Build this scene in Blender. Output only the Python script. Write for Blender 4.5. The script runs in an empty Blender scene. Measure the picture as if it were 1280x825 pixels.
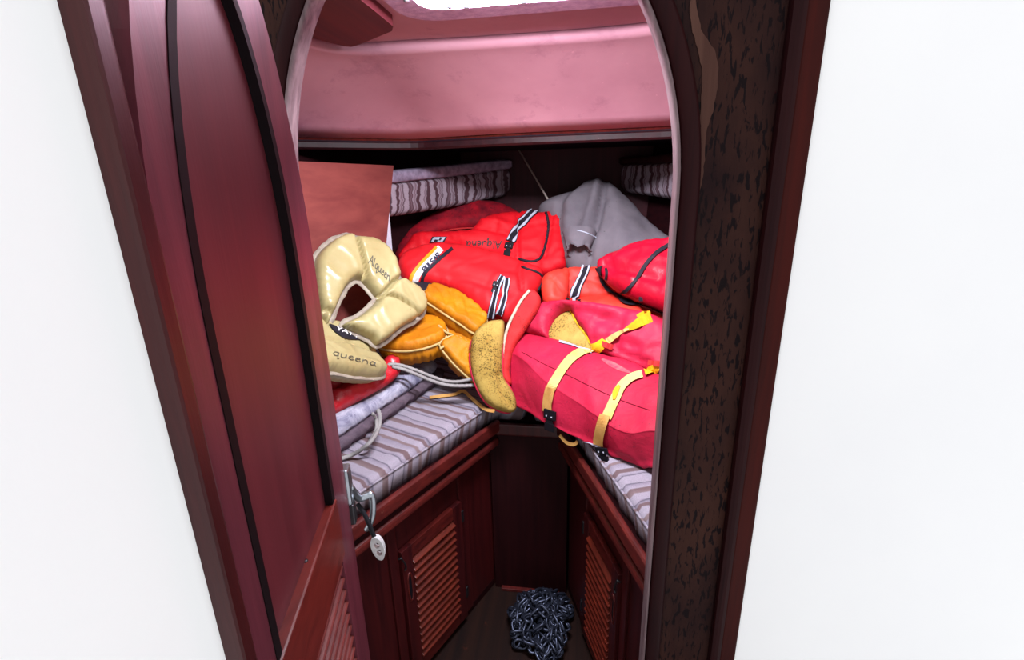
import bpy, bmesh, math, random
import numpy as np
from mathutils import Vector, Matrix, noise
from mathutils.geometry import delaunay_2d_cdt
from mathutils.bvhtree import BVHTree

random.seed(7)
rng = np.random.default_rng(7)
scene = bpy.context.scene
COL = scene.collection

# ---------------------------------------------------------------- camera
F_PX = 600.0
CAM = np.array([0.0, 0.0, 1.515])
_dn = np.array([47.0, 1988.0, 600.0]); _dn /= np.linalg.norm(_dn)
_p = math.asin(_dn[2]); _rho = math.atan2(_dn[0], _dn[1]); _th = math.radians(9.4)
_fh = np.array([-math.sin(_th), math.cos(_th), 0]); _r0 = np.array([math.cos(_th), math.sin(_th), 0])
_Z = np.array([0, 0, 1.0])
FWD = math.cos(_p) * _fh - math.sin(_p) * _Z
_d0 = -math.cos(_p) * _Z - math.sin(_p) * _fh
RGT = math.cos(_rho) * _r0 + math.sin(_rho) * _d0
DWN = -math.sin(_rho) * _r0 + math.cos(_rho) * _d0
cd = bpy.data.cameras.new('camera')
cam = bpy.data.objects.new('camera', cd); COL.objects.link(cam)
cd.sensor_width = 36.0; cd.lens = 36.0 * F_PX / 1280.0; cd.clip_start = 0.02
m = Matrix.Identity(4)
for i in range(3):
    m[i][0] = RGT[i]; m[i][1] = -DWN[i]; m[i][2] = -FWD[i]; m[i][3] = CAM[i]
cam.matrix_world = m
scene.camera = cam

# ---------------------------------------------------------------- world, daylight, exposure
W = bpy.data.worlds.new('overcast_sky'); scene.world = W; W.use_nodes = True
bg = W.node_tree.nodes['Background']
bg.inputs[0].default_value = (0.97, 0.98, 1.0, 1); bg.inputs[1].default_value = 1.11
def area(name, loc, rot, sx, sy, power, col):
    l = bpy.data.lights.new(name, 'AREA'); l.shape = 'RECTANGLE'; l.size = sx; l.size_y = sy
    l.energy = power; l.color = col
    o = bpy.data.objects.new(name, l); COL.objects.link(o); o.location = loc; o.rotation_euler = rot
    return o
# daylight coming down through the deck hatch
area('hatch_daylight', (-0.10, 0.965, 1.888), (math.radians(42), 0, 0), 0.45, 0.15, 33.0, (0.86, 0.90, 1.0))
vs = scene.view_settings
scene.display_settings.display_device = 'sRGB'
vs.view_transform = 'Standard'; vs.look = 'None'; vs.exposure = 0.0; vs.gamma = 1.0; vs.use_curve_mapping = False

# ---------------------------------------------------------------- measuring helpers (photograph pixel -> point in the cabin)
def ray(px, py):
    return (px - 640.0) / F_PX * RGT + (py - 412.5) / F_PX * DWN + FWD
def on(px, py, pt, n):
    v = ray(px, py); pt = np.asarray(pt, float); n = np.asarray(n, float)
    return CAM + v * (((pt - CAM) @ n) / (v @ n))
def at_y(px, py, Y): return on(px, py, (0, Y, 0), (0, 1, 0))
def at_z(px, py, z): return on(px, py, (0, 0, z), (0, 0, 1))
def proj_px(P):
    q = np.asarray(P, float) - CAM; k = q @ FWD
    return 640 + F_PX * (q @ RGT) / k, 412.5 + F_PX * (q @ DWN) / k
def unit(v):
    v = np.asarray(v, float); return v / (np.linalg.norm(v) + 1e-12)

# ---------------------------------------------------------------- materials
def srgb(c):
    def f(x):
        x /= 255.0
        return x / 12.92 if x <= 0.04045 else ((x + 0.055) / 1.055) ** 2.4
    return (f(c[0]), f(c[1]), f(c[2]), 1.0)
class NT:
    def __init__(s, name):
        s.m = bpy.data.materials.new(name); s.m.use_nodes = True
        s.t = s.m.node_tree; s.b = s.t.nodes['Principled BSDF']; s.out = s.t.nodes['Material Output']
        s.tc = s.t.nodes.new('ShaderNodeTexCoord')
    def n(s, typ, **kw):
        k = s.t.nodes.new(typ)
        for a, v in kw.items(): setattr(k, a, v)
        return k
    def l(s, a, b): s.t.links.new(a, b)
    def map(s, scale=(1, 1, 1), rot=(0, 0, 0), src='Object'):
        k = s.n('ShaderNodeMapping'); k.inputs['Scale'].default_value = scale; k.inputs['Rotation'].default_value = rot
        s.l(s.tc.outputs[src], k.inputs['Vector']); return k.outputs[0]
    def noise(s, vec, scale, detail=4, rough=.55, dist=0):
        k = s.n('ShaderNodeTexNoise'); k.inputs['Scale'].default_value = scale; k.inputs['Detail'].default_value = detail
        k.inputs['Roughness'].default_value = rough; k.inputs['Distortion'].default_value = dist
        s.l(vec, k.inputs['Vector']); return k.outputs['Fac']
    def ramp(s, fac, stops, interp='LINEAR'):
        k = s.n('ShaderNodeValToRGB'); k.color_ramp.interpolation = interp
        e = k.color_ramp.elements
        while len(e) < len(stops): e.new(0.5)
        for el, (p, c) in zip(e, stops):
            el.position = p; el.color = c if len(c) == 4 else (*c, 1)
        s.l(fac, k.inputs[0]); return k.outputs[0]
    def mix(s, fac, a, b):
        k = s.n('ShaderNodeMix', data_type='RGBA')
        if isinstance(fac, float): k.inputs[0].default_value = fac
        else: s.l(fac, k.inputs[0])
        for v, i in ((a, 6), (b, 7)):
            if isinstance(v, tuple): k.inputs[i].default_value = v
            else: s.l(v, k.inputs[i])
        return k.outputs[2]
    def bump(s, h, strength=.3, dist=.002, prev=None):
        k = s.n('ShaderNodeBump'); k.inputs['Strength'].default_value = strength; k.inputs['Distance'].default_value = dist
        s.l(h, k.inputs['Height'])
        if prev is not None: s.l(prev, k.inputs['Normal'])
        s.l(k.outputs[0], s.b.inputs['Normal']); return k.outputs[0]
    def col(s, c):
        if isinstance(c, tuple): s.b.inputs['Base Color'].default_value = c
        else: s.l(c, s.b.inputs['Base Color'])
    def set(s, **kw):
        for k, v in kw.items(): s.b.inputs[k.replace('_', ' ')].default_value = v
G = lambda v: (v, v, v, 1)

def cloth(name, c, c2=None, rough=.7, spec=.3, weave=900, wstr=.15, var=5.0, specks=None, sheen=0.0, crinkle=0.0):
    t = NT(name); v = t.map()
    a = srgb(c); b = srgb(c2 if c2 else tuple(x * .86 for x in c))
    f = t.ramp(t.noise(v, var, 5, .6), [(.35, G(0)), (.68, G(1))])
    co = t.mix(f, a, b)
    if specks:
        sc, th, scol = specks
        k = t.ramp(t.noise(v, sc, 2, .5), [(th, G(0)), (th + .03, G(1))])
        k2 = t.ramp(t.noise(v, 9, 3, .6), [(.42, G(.05)), (.6, G(1))])
        mm = t.n('ShaderNodeMath', operation='MULTIPLY'); t.l(k, mm.inputs[0]); t.l(k2, mm.inputs[1])
        co = t.mix(mm.outputs[0], co, srgb(scol))
    t.col(co); t.set(Roughness=rough, Specular_IOR_Level=spec)
    if sheen: t.set(Sheen_Weight=sheen)
    pb = None
    if crinkle: pb = t.bump(t.noise(v, 26, 4, .55, .6), crinkle, .012)
    t.bump(t.noise(v, weave, 2, .5), wstr, .001, pb)
    return t.m

def wood(name, c, c2, axis='Z', rough=.35, spec=.4, scale=1.0, bump=.08, wear=None, coat=0.0):
    t = NT(name)
    s = {'X': (1.2, 22, 22), 'Y': (22, 1.2, 22), 'Z': (22, 22, 1.2)}[axis]
    v = t.map(tuple(x * scale for x in s))
    n1 = t.noise(v, 2.2, 6, .62, .4)
    co = t.mix(t.ramp(n1, [(.32, G(0)), (.7, G(1))]), srgb(c), srgb(c2))
    n2 = t.noise(v, 14, 3, .6)
    if wear:
        v2 = t.map((1, 1, 1)); w = t.ramp(t.noise(v2, wear[1], 6, .7, .3), [(wear[2], G(0)), (wear[2] + .06, G(1))])
        co = t.mix(w, co, srgb(wear[0]))
    t.col(co); t.set(Roughness=rough, Specular_IOR_Level=spec, Coat_Weight=coat, Coat_Roughness=.25)
    t.bump(n2, bump, .002)
    return t.m

def plain(name, c, rough=.5, metal=0.0, spec=.5):
    t = NT(name); v = t.map()
    co = t.mix(t.ramp(t.noise(v, 30, 4, .6), [(.3, G(0)), (.75, G(1))]), srgb(c), srgb(tuple(x * .82 for x in c)))
    t.col(co); t.set(Roughness=rough, Metallic=metal, Specular_IOR_Level=spec); return t.m

def striped(name, angle, stops, period, warp=0.0, warp_scale=6.0, rough=.9, vertical_warp=False, dirt=None):
    t = NT(name)
    v = t.map((1, 1, 1), (0, 0, angle))
    sep = t.n('ShaderNodeSeparateXYZ'); t.l(v, sep.inputs[0])
    x = sep.outputs[0]
    if warp:
        vv = t.map((3, 3, 9) if vertical_warp else (1, 1, 1))
        w = t.n('ShaderNodeMath', operation='MULTIPLY_ADD'); t.l(t.noise(vv, warp_scale, 2, .5), w.inputs[0])
        w.inputs[1].default_value = warp; t.l(x, w.inputs[2]); x = w.outputs[0]
    d = t.n('ShaderNodeMath', operation='DIVIDE'); t.l(x, d.inputs[0]); d.inputs[1].default_value = period
    f = t.n('ShaderNodeMath', operation='FRACT'); t.l(d.outputs[0], f.inputs[0])
    co = t.ramp(f.outputs[0], stops)
    fine = t.noise(v, 420, 2, .6)
    co = t.mix(t.ramp(fine, [(.35, G(.0)), (.75, G(.35))]), co, srgb((88, 76, 84)))
    if dirt:
        co = t.mix(t.ramp(t.noise(v, dirt[1], 5, .7), [(.5, G(0)), (.75, G(.6))]), co, srgb(dirt[0]))
    t.col(co); t.set(Roughness=rough, Specular_IOR_Level=.15); t.bump(fine, .35, .0015)
    return t.m

M = {}
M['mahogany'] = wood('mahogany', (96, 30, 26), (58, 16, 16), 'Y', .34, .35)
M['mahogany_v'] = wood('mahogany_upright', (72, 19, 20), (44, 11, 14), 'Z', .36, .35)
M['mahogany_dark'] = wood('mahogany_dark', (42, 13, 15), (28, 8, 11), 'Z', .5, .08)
M['mahogany_worn'] = wood('mahogany_worn', (100, 32, 28), (62, 18, 18), 'Y', .38, .4, wear=((158, 108, 92), 16, .66))
M['gap_shade'] = plain('painted_gap_shade', (20, 10, 14), .6, 0, .1)  # near-black that paints shade into the door's groove and louvre gaps
M['slat_dark'] = wood('door_louvre_slat', (112, 46, 42), (72, 24, 24), 'Y', .4, .35)
M['slat'] = wood('louvre_slat', (112, 38, 24), (70, 22, 16), 'Y', .36, .4)
M['door_face'] = wood('door_veneer', (96, 34, 42), (74, 24, 31), 'Z', .42, .35, .35)
M['door_stile'] = wood('door_stile', (104, 44, 56), (74, 28, 38), 'Z', .38, .4)
M['door_rail'] = wood('door_rail', (106, 34, 28), (80, 23, 20), 'Y', .34, .4)
M['plywood'] = wood('plywood_sheet', (134, 66, 60), (112, 50, 48), 'Y', .6, .25, .4, .05)
M['white_sheet'] = plain('white_board', (214, 212, 226), .6)
t = NT('white_laminate'); v = t.map(); t.col(t.mix(t.ramp(t.noise(v, 3, 3, .5), [(.3, G(0)), (.7, G(1))]), srgb((252, 252, 252)), srgb((248, 248, 249)))); t.set(Roughness=.6, Specular_IOR_Level=.3); M['laminate'] = t.m
M['chrome'] = plain('dull_chrome', (170, 176, 184), .28, .9)
M['brass'] = plain('dark_bronze', (64, 62, 66), .4, .8)
M['black_plastic'] = plain('black_plastic', (20, 18, 24), .55, 0, .15)
M['white_plastic'] = plain('white_plastic', (206, 204, 206), .45)
M['bungee'] = cloth('black_bungee', (26, 24, 30), None, .8, .2, 1500)
M['rope'] = cloth('white_rope', (167, 162, 158), (136, 129, 129), .9, .15, 700, .5)
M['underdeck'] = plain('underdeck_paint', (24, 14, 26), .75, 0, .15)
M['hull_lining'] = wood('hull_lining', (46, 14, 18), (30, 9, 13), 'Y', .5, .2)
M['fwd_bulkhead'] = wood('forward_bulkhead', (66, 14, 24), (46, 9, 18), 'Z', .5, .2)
M['carpet'] = cloth('grey_carpet_trim', (150, 134, 154), (110, 96, 114), .95, .1, 260, .6, 40)
M['red'] = cloth('red_nylon', (214, 16, 30), (198, 10, 24), .62, .22, 1400, .06, 6, None, 0, .12)
M['red_pulsar'] = cloth('red_nylon_bright', (217, 28, 36), (201, 21, 30), .62, .22, 1400, .06, 6, None, 0, .08)
M['orange_red'] = cloth('orange_red_nylon', (222, 58, 41), (205, 39, 34), .55, .3, 1400, .06, 6, None, 0, .14)
M['crimson'] = cloth('crimson_nylon', (182, 28, 61), (166, 19, 48), .6, .25, 1400, .06, 5, (170, .66, (92, 20, 42)), 0, .22)
M['deep_red'] = cloth('deep_red_nylon', (192, 11, 43), (166, 6, 33), .42, .4, 1400, .05, 5, None, 0, .2)
M['maroon'] = cloth('mottled_maroon', (168, 14, 32), (84, 8, 24), .75, .2, 600, .2, 14, (120, .6, (60, 8, 20)))
M['red_vinyl'] = cloth('red_vinyl', (202, 40, 50), (176, 20, 34), .33, .5, 800, .05, 8, (260, .68, (214, 110, 118)), 0, .25)
M['red_flap'] = cloth('faded_red_cover', (195, 48, 46), (180, 31, 37), .8, .2, 500, .3, 7, (230, .58, (104, 36, 34)))
M['foam'] = cloth('speckled_foam', (173, 145, 77), (151, 116, 52), .95, .1, 380, .8, 9, (210, .55, (84, 66, 34)))
M['foam_rim'] = cloth('pale_foam_edge', (206, 188, 170), (160, 140, 120), .95, .1, 380, .6, 60)
M['cream'] = cloth('cream_vinyl', (171, 157, 112), (155, 137, 92), .32, .45, 500, .04, 7, (110, .7, (146, 122, 86)), 0, .07)
M['cream_edge'] = cloth('grey_cream_seam', (158, 146, 130), (131, 115, 104), .6, .3, 300, .3, 50)
M['amber'] = cloth('amber_nylon', (197, 123, 6), (175, 97, 2), .6, .3, 1200, .08, 9, None, 0, .3)
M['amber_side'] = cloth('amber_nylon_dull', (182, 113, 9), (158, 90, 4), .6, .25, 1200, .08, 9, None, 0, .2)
M['cream_piping'] = cloth('cream_piping', (188, 165, 114), (167, 136, 79), .8, .2, 900, .2, 40)
M['yellow_web'] = cloth('yellow_webbing', (208, 180, 118), (204, 158, 74), .75, .25, 700, .3, 9)
M['gold_web'] = cloth('golden_webbing', (219, 164, 22), (206, 140, 13), .7, .25, 700, .3, 20)
M['tan_web'] = cloth('tan_webbing', (196, 148, 84), (176, 124, 62), .75, .25, 700, .3, 20)
M['black_web'] = cloth('black_webbing', (32, 28, 38), None, .8, .2, 900, .25, 30)
M['white_web'] = cloth('white_webbing', (185, 185, 200), None, .8, .2, 900, .25, 30)
M['black_trim'] = cloth('black_trim', (34, 28, 38), None, .7, .25, 900, .2, 30)
M['orange_tape'] = cloth('orange_tape', (238, 156, 24), None, .6, .3, 900, .1, 30)
M['white_tape'] = cloth('white_tape', (224, 220, 224), (206, 196, 190), .6, .3, 900, .1, 20)
M['navy_ink'] = plain('navy_ink', (38, 34, 66), .7)
M['black_ink'] = plain('black_ink', (34, 26, 26), .7)
M['grey_ink'] = plain('faded_ink', (86, 78, 62), .7)
M['canvas'] = cloth('grey_canvas', (118, 108, 114), (98, 90, 97), .9, .15, 650, .3, 6, (90, .7, (84, 76, 78)), 0, .12)
M['canvas_inside'] = cloth('canvas_inside', (70, 50, 52), None, .95, .1, 650, .3)
M['zipper'] = cloth('zipper_tape', (196, 190, 208), (150, 144, 164), .6, .4, 300, .6, 90)
M['corduroy'] = cloth('grey_corduroy', (104, 88, 98), (80, 66, 76), .95, .1, 300, .8, 30)
M['galvanised'] = plain('galvanised_chain', (74, 78, 96), .36, .75)
M['peeled'] = wood('bare_peeled_wood', (88, 60, 52), (64, 40, 35), 'Z', .8, .1, .6)
M['sole'] = wood('cabin_sole', (40, 18, 10), (20, 7, 6), 'Y', .6, .2, .5, .1, ((70, 28, 14), 5, .62))
M['rod'] = plain('pale_rod', (196, 176, 166), .5)

# pink headliner with scuffs
t = NT('pink_vinyl_headliner'); v = t.map()
f = t.ramp(t.noise(v, 3.0, 4, .6), [(.35, G(0)), (.7, G(1))])
co = t.mix(f, srgb((188, 132, 144)), srgb((172, 116, 130)))
sc_ = t.ramp(t.noise(v, 8.5, 9, .74, .15), [(.55, G(0)), (.72, G(.55))])
co = t.mix(sc_, co, srgb((138, 84, 106)))
v2 = t.map((34, 34, 3.2))
st_ = t.ramp(t.noise(v2, 1.6, 3, .5, .3), [(.72, G(0)), (.78, G(.4))])
co = t.mix(st_, co, srgb((222, 158, 166)))
t.col(co); t.set(Roughness=.62, Specular_IOR_Level=.25); t.bump(t.noise(v, 60, 5, .6), .15, .002)
M['pink'] = t.m
t = NT('hatch_frame_vinyl'); v = t.map()
co = t.mix(t.ramp(t.noise(v, 60, 5, .7), [(.35, G(0)), (.7, G(1))]), srgb((196, 150, 176)), srgb((158, 112, 146)))
t.col(co); t.set(Roughness=.6); t.bump(t.noise(v, 220, 3, .6), .4, .002); M['hatch_frame'] = t.m
# alligatored varnish of the bulkhead
t = NT('cracked_varnish'); v = t.map((130, 130, 34))
n1 = t.noise(v, 1.1, 3, .55, .5)
n0 = t.noise(t.map((1, 1, .55)), 5.0, 5, .62)
crk = t.ramp(n1, [(.41, G(1)), (.455, G(0))])
cb = t.mix(t.ramp(n0, [(.36, G(0)), (.68, G(1))]), srgb((30, 13, 15)), srgb((60, 34, 27)))
co = t.mix(crk, cb, srgb((17, 6, 9)))
t.col(co); t.set(Roughness=.55, Specular_IOR_Level=.08); t.bump(n1, .4, .003); M['cracked'] = t.m
# mottled worn upholstery
t = NT('mottled_upholstery'); v = t.map()
f = t.ramp(t.noise(v, 14, 9, .72, .8), [(.36, G(0)), (.62, G(1))])
co = t.mix(f, srgb((186, 182, 196)), srgb((108, 104, 128)))
t.col(co); t.set(Roughness=.85, Specular_IOR_Level=.2); t.bump(t.noise(v, 350, 2, .6), .3, .0015); M['mottled'] = t.m
# berth stripes
LV = srgb((156, 146, 158)); LV2 = srgb((138, 128, 142)); BR = srgb((108, 86, 88)); SL = srgb((88, 82, 94)); TN = srgb((124, 104, 105))
bst = [(0, LV), (.10, LV), (.115, SL), (.13, LV2), (.17, LV), (.19, BR), (.25, BR), (.265, LV), (.36, LV2), (.375, TN), (.41, TN), (.425, LV),
       (.52, LV), (.535, BR), (.57, BR), (.585, LV2), (.62, SL), (.635, LV2), (.66, LV), (.76, LV), (.775, TN), (.85, BR), (.865, LV), (.93, LV2), (.945, SL), (.96, LV)]
A_L = math.radians(68.3); A_R = math.radians(110.6)
M['stripe_left'] = striped('striped_upholstery_left', -A_L, bst, .23, .02, 3.0)
M['stripe_right'] = striped('striped_upholstery_right', -A_R, bst, .21, .02, 3.0)
DK = srgb((74, 46, 52)); LT = srgb((158, 142, 152)); MD = srgb((112, 88, 96))
fst = [(0, LT), (.06, LT), (.08, DK), (.13, DK), (.15, LT), (.19, MD), (.21, LT), (.24, DK), (.27, LT), (.36, LT), (.38, DK), (.44, MD), (.47, DK),
       (.49, LT), (.55, MD), (.57, LT), (.61, DK), (.68, DK), (.70, LT), (.80, LT), (.82, MD), (.85, LT), (.88, DK), (.95, DK), (.97, LT)]
M['flame_left'] = striped('flame_stripe_left', -math.radians(60), fst, .2, .045, 3.2, .9, True)
M['flame_right'] = striped('flame_stripe_right', -math.radians(120), fst, .2, .045, 3.2, .9, True)

# ---------------------------------------------------------------- object helpers
def link_mesh(name, verts, faces, mat, parent=None, smooth=True):
    me = bpy.data.meshes.new(name)
    off = np.array(parent_origin(parent)) if parent is not None else np.zeros(3)
    me.from_pydata([tuple(np.asarray(v, float) - off) for v in verts], [], [tuple(f) for f in faces])
    if smooth: me.polygons.foreach_set('use_smooth', [True] * len(me.polygons))
    me.update()
    if mat is not None: me.materials.append(M[mat] if isinstance(mat, str) else mat)
    o = bpy.data.objects.new(name, me); COL.objects.link(o)
    if parent is not None: o.parent = parent
    return o
_org = {}
def parent_origin(p):
    while p is not None:
        if p.name in _org: return _org[p.name]
        p = p.parent
    return (0, 0, 0)
def thing(name, loc, label, cat, group=None):
    o = bpy.data.objects.new(name, None); COL.objects.link(o)
    o.empty_display_size = .05
    o.location = tuple(float(x) for x in loc); _org[o.name] = tuple(float(x) for x in loc)
    o['label'] = label; o['category'] = cat
    if group: o['group'] = group
    return o
def solo(o, label, cat, group=None):
    o['label'] = label; o['category'] = cat
    if group: o['group'] = group
    return o
def struct(o): o['kind'] = 'structure'; return o

def fix_normals(o):
    bm = bmesh.new(); bm.from_mesh(o.data)
    bmesh.ops.recalc_face_normals(bm, faces=bm.faces); bm.to_mesh(o.data); bm.free()
    return o

def box(name, lo, hi, mat, parent=None, bevel=0.0, frame=None, seg=2):
    """box between two corners given in a frame (origin, ex, ey, ez); world axes if none"""
    bm = bmesh.new(); bmesh.ops.create_cube(bm, size=1)
    lo = np.asarray(lo, float); hi = np.asarray(hi, float)
    for v in bm.verts:
        v.co = Vector([lo[i] + (v.co[i] + .5) * (hi[i] - lo[i]) for i in range(3)])
    if bevel > 0:
        bmesh.ops.bevel(bm, geom=bm.edges[:], offset=bevel, segments=seg, affect='EDGES', profile=.6)
    bm.verts.index_update()
    vs_ = [np.array(v.co) for v in bm.verts]; fs = [[v.index for v in f.verts] for f in bm.faces]
    bm.free()
    if frame is not None:
        O, ex, ey, ez = [np.asarray(a, float) for a in frame]
        vs_ = [O + v[0] * ex + v[1] * ey + v[2] * ez for v in vs_]
    o = link_mesh(name, vs_, fs, mat, parent, smooth=False)
    return fix_normals(o)

def catmull(P, n, closed=False):
    P = np.asarray(P, float); N = len(P); out = []
    segs = N if closed else N - 1
    for i in range(segs):
        if closed: a, b, c, d = P[(i - 1) % N], P[i], P[(i + 1) % N], P[(i + 2) % N]
        else: a, b, c, d = P[max(i - 1, 0)], P[i], P[i + 1], P[min(i + 2, N - 1)]
        for k in range(n):
            t = k / n
            out.append(.5 * ((2 * b) + (-a + c) * t + (2 * a - 5 * b + 4 * c - d) * t * t + (-a + 3 * b - 3 * c + d) * t ** 3))
    if not closed: out.append(P[-1])
    return np.array(out)
def resample(P, step, closed=False):
    P = np.asarray(P, float)
    if closed: P = np.vstack([P, P[:1]])
    L = np.concatenate([[0], np.cumsum(np.linalg.norm(np.diff(P, axis=0), axis=1))])
    n = max(int(round(L[-1] / step)), 3); s = np.linspace(0, L[-1], n + 1)
    Q = np.stack([np.interp(s, L, P[:, i]) for i in range(P.shape[1])], 1)
    return Q[:-1] if closed else Q

def tube(name, P, r, mat, parent=None, sides=8, closed=False, smooth_n=5, taper=None, twist=0.0):
    P = catmull(P, smooth_n, closed) if smooth_n else np.asarray(P, float)
    n = len(P); vs_ = []; fs = []; up = np.array([0.03, 0.05, 1.0])
    prev = None
    for i in range(n):
        a = P[(i - 1) % n] if (closed or i > 0) else P[i]; b = P[(i + 1) % n] if (closed or i < n - 1) else P[i]
        tg = unit(b - a)
        if prev is None:
            x = unit(np.cross(tg, up) if abs(tg @ unit(up)) < .95 else np.cross(tg, (1, 0, 0)))
        else:
            x = unit(prev - tg * (prev @ tg))
        prev = x; y = np.cross(tg, x)
        rr = r if taper is None else r * taper(i / (n - 1))
        for k in range(sides):
            an = 2 * math.pi * k / sides + twist * i
            q = rr * (1 + (.22 * math.cos(3 * (an)) if twist else 0))
            vs_.append(P[i] + q * (math.cos(an) * x + math.sin(an) * y))
    m_ = n if closed else n - 1
    for i in range(m_):
        j = (i + 1) % n
        for k in range(sides):
            k2 = (k + 1) % sides
            fs.append((i * sides + k, i * sides + k2, j * sides + k2, j * sides + k))
    if not closed:
        fs.append(tuple(range(sides))[::-1]); fs.append(tuple((n - 1) * sides + k for k in range(sides)))
    return fix_normals(link_mesh(name, vs_, fs, mat, parent))

class Surf:
    def __init__(s, verts, faces):
        s.bvh = BVHTree.FromPolygons([Vector(v) for v in verts], [list(f) for f in faces])
    def at(s, px, py, lift=0.0):
        d = Vector(ray(px, py)).normalized()
        hit, nrm, idx, dist = s.bvh.ray_cast(Vector(CAM), d)
        if hit is None:
            return None
        if nrm.dot(d) > 0: nrm = -nrm
        return np.array(hit) + np.array(nrm) * lift
class Multi:
    def __init__(s, *a): s.a = a
    def at(s, px, py, lift=0.0):
        c = [q for q in (x.at(px, py, lift) for x in s.a) if q is not None]
        if not c: return None
        return min(c, key=lambda q: np.linalg.norm(q - CAM))

def plane3(anchors):
    P = [at_y(*a) for a in anchors]
    n = unit(np.cross(P[1] - P[0], P[2] - P[0]))
    if n @ (CAM - P[0]) < 0: n = -n
    return P[0], n
def seg_dist(pts, poly, closed=True):
    A = poly; B = np.roll(poly, -1, axis=0)
    if not closed: A = A[:-1]; B = B[:-1]
    out = np.full(len(pts), 1e9); arc = np.zeros(len(pts)); acc = 0.0
    for a, b in zip(A, B):
        ab = b - a; L2 = ab @ ab + 1e-15
        tt = np.clip(((pts - a) @ ab) / L2, 0, 1)
        dd = np.linalg.norm(pts - (a + tt[:, None] * ab), axis=1)
        mk = dd < out; out[mk] = dd[mk]; arc[mk] = acc + tt[mk] * math.sqrt(L2)
        acc += math.sqrt(L2)
    return out, arc
def inside(pts, poly):
    c = np.zeros(len(pts), bool); n = len(poly); j = n - 1
    for i in range(n):
        xi, yi = poly[i]; xj, yj = poly[j]
        k = ((yi > pts[:, 1]) != (yj > pts[:, 1])) & (pts[:, 0] < (xj - xi) * (pts[:, 1] - yi) / (yj - yi + 1e-15) + xi)
        c ^= k; j = i
    return c

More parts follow.
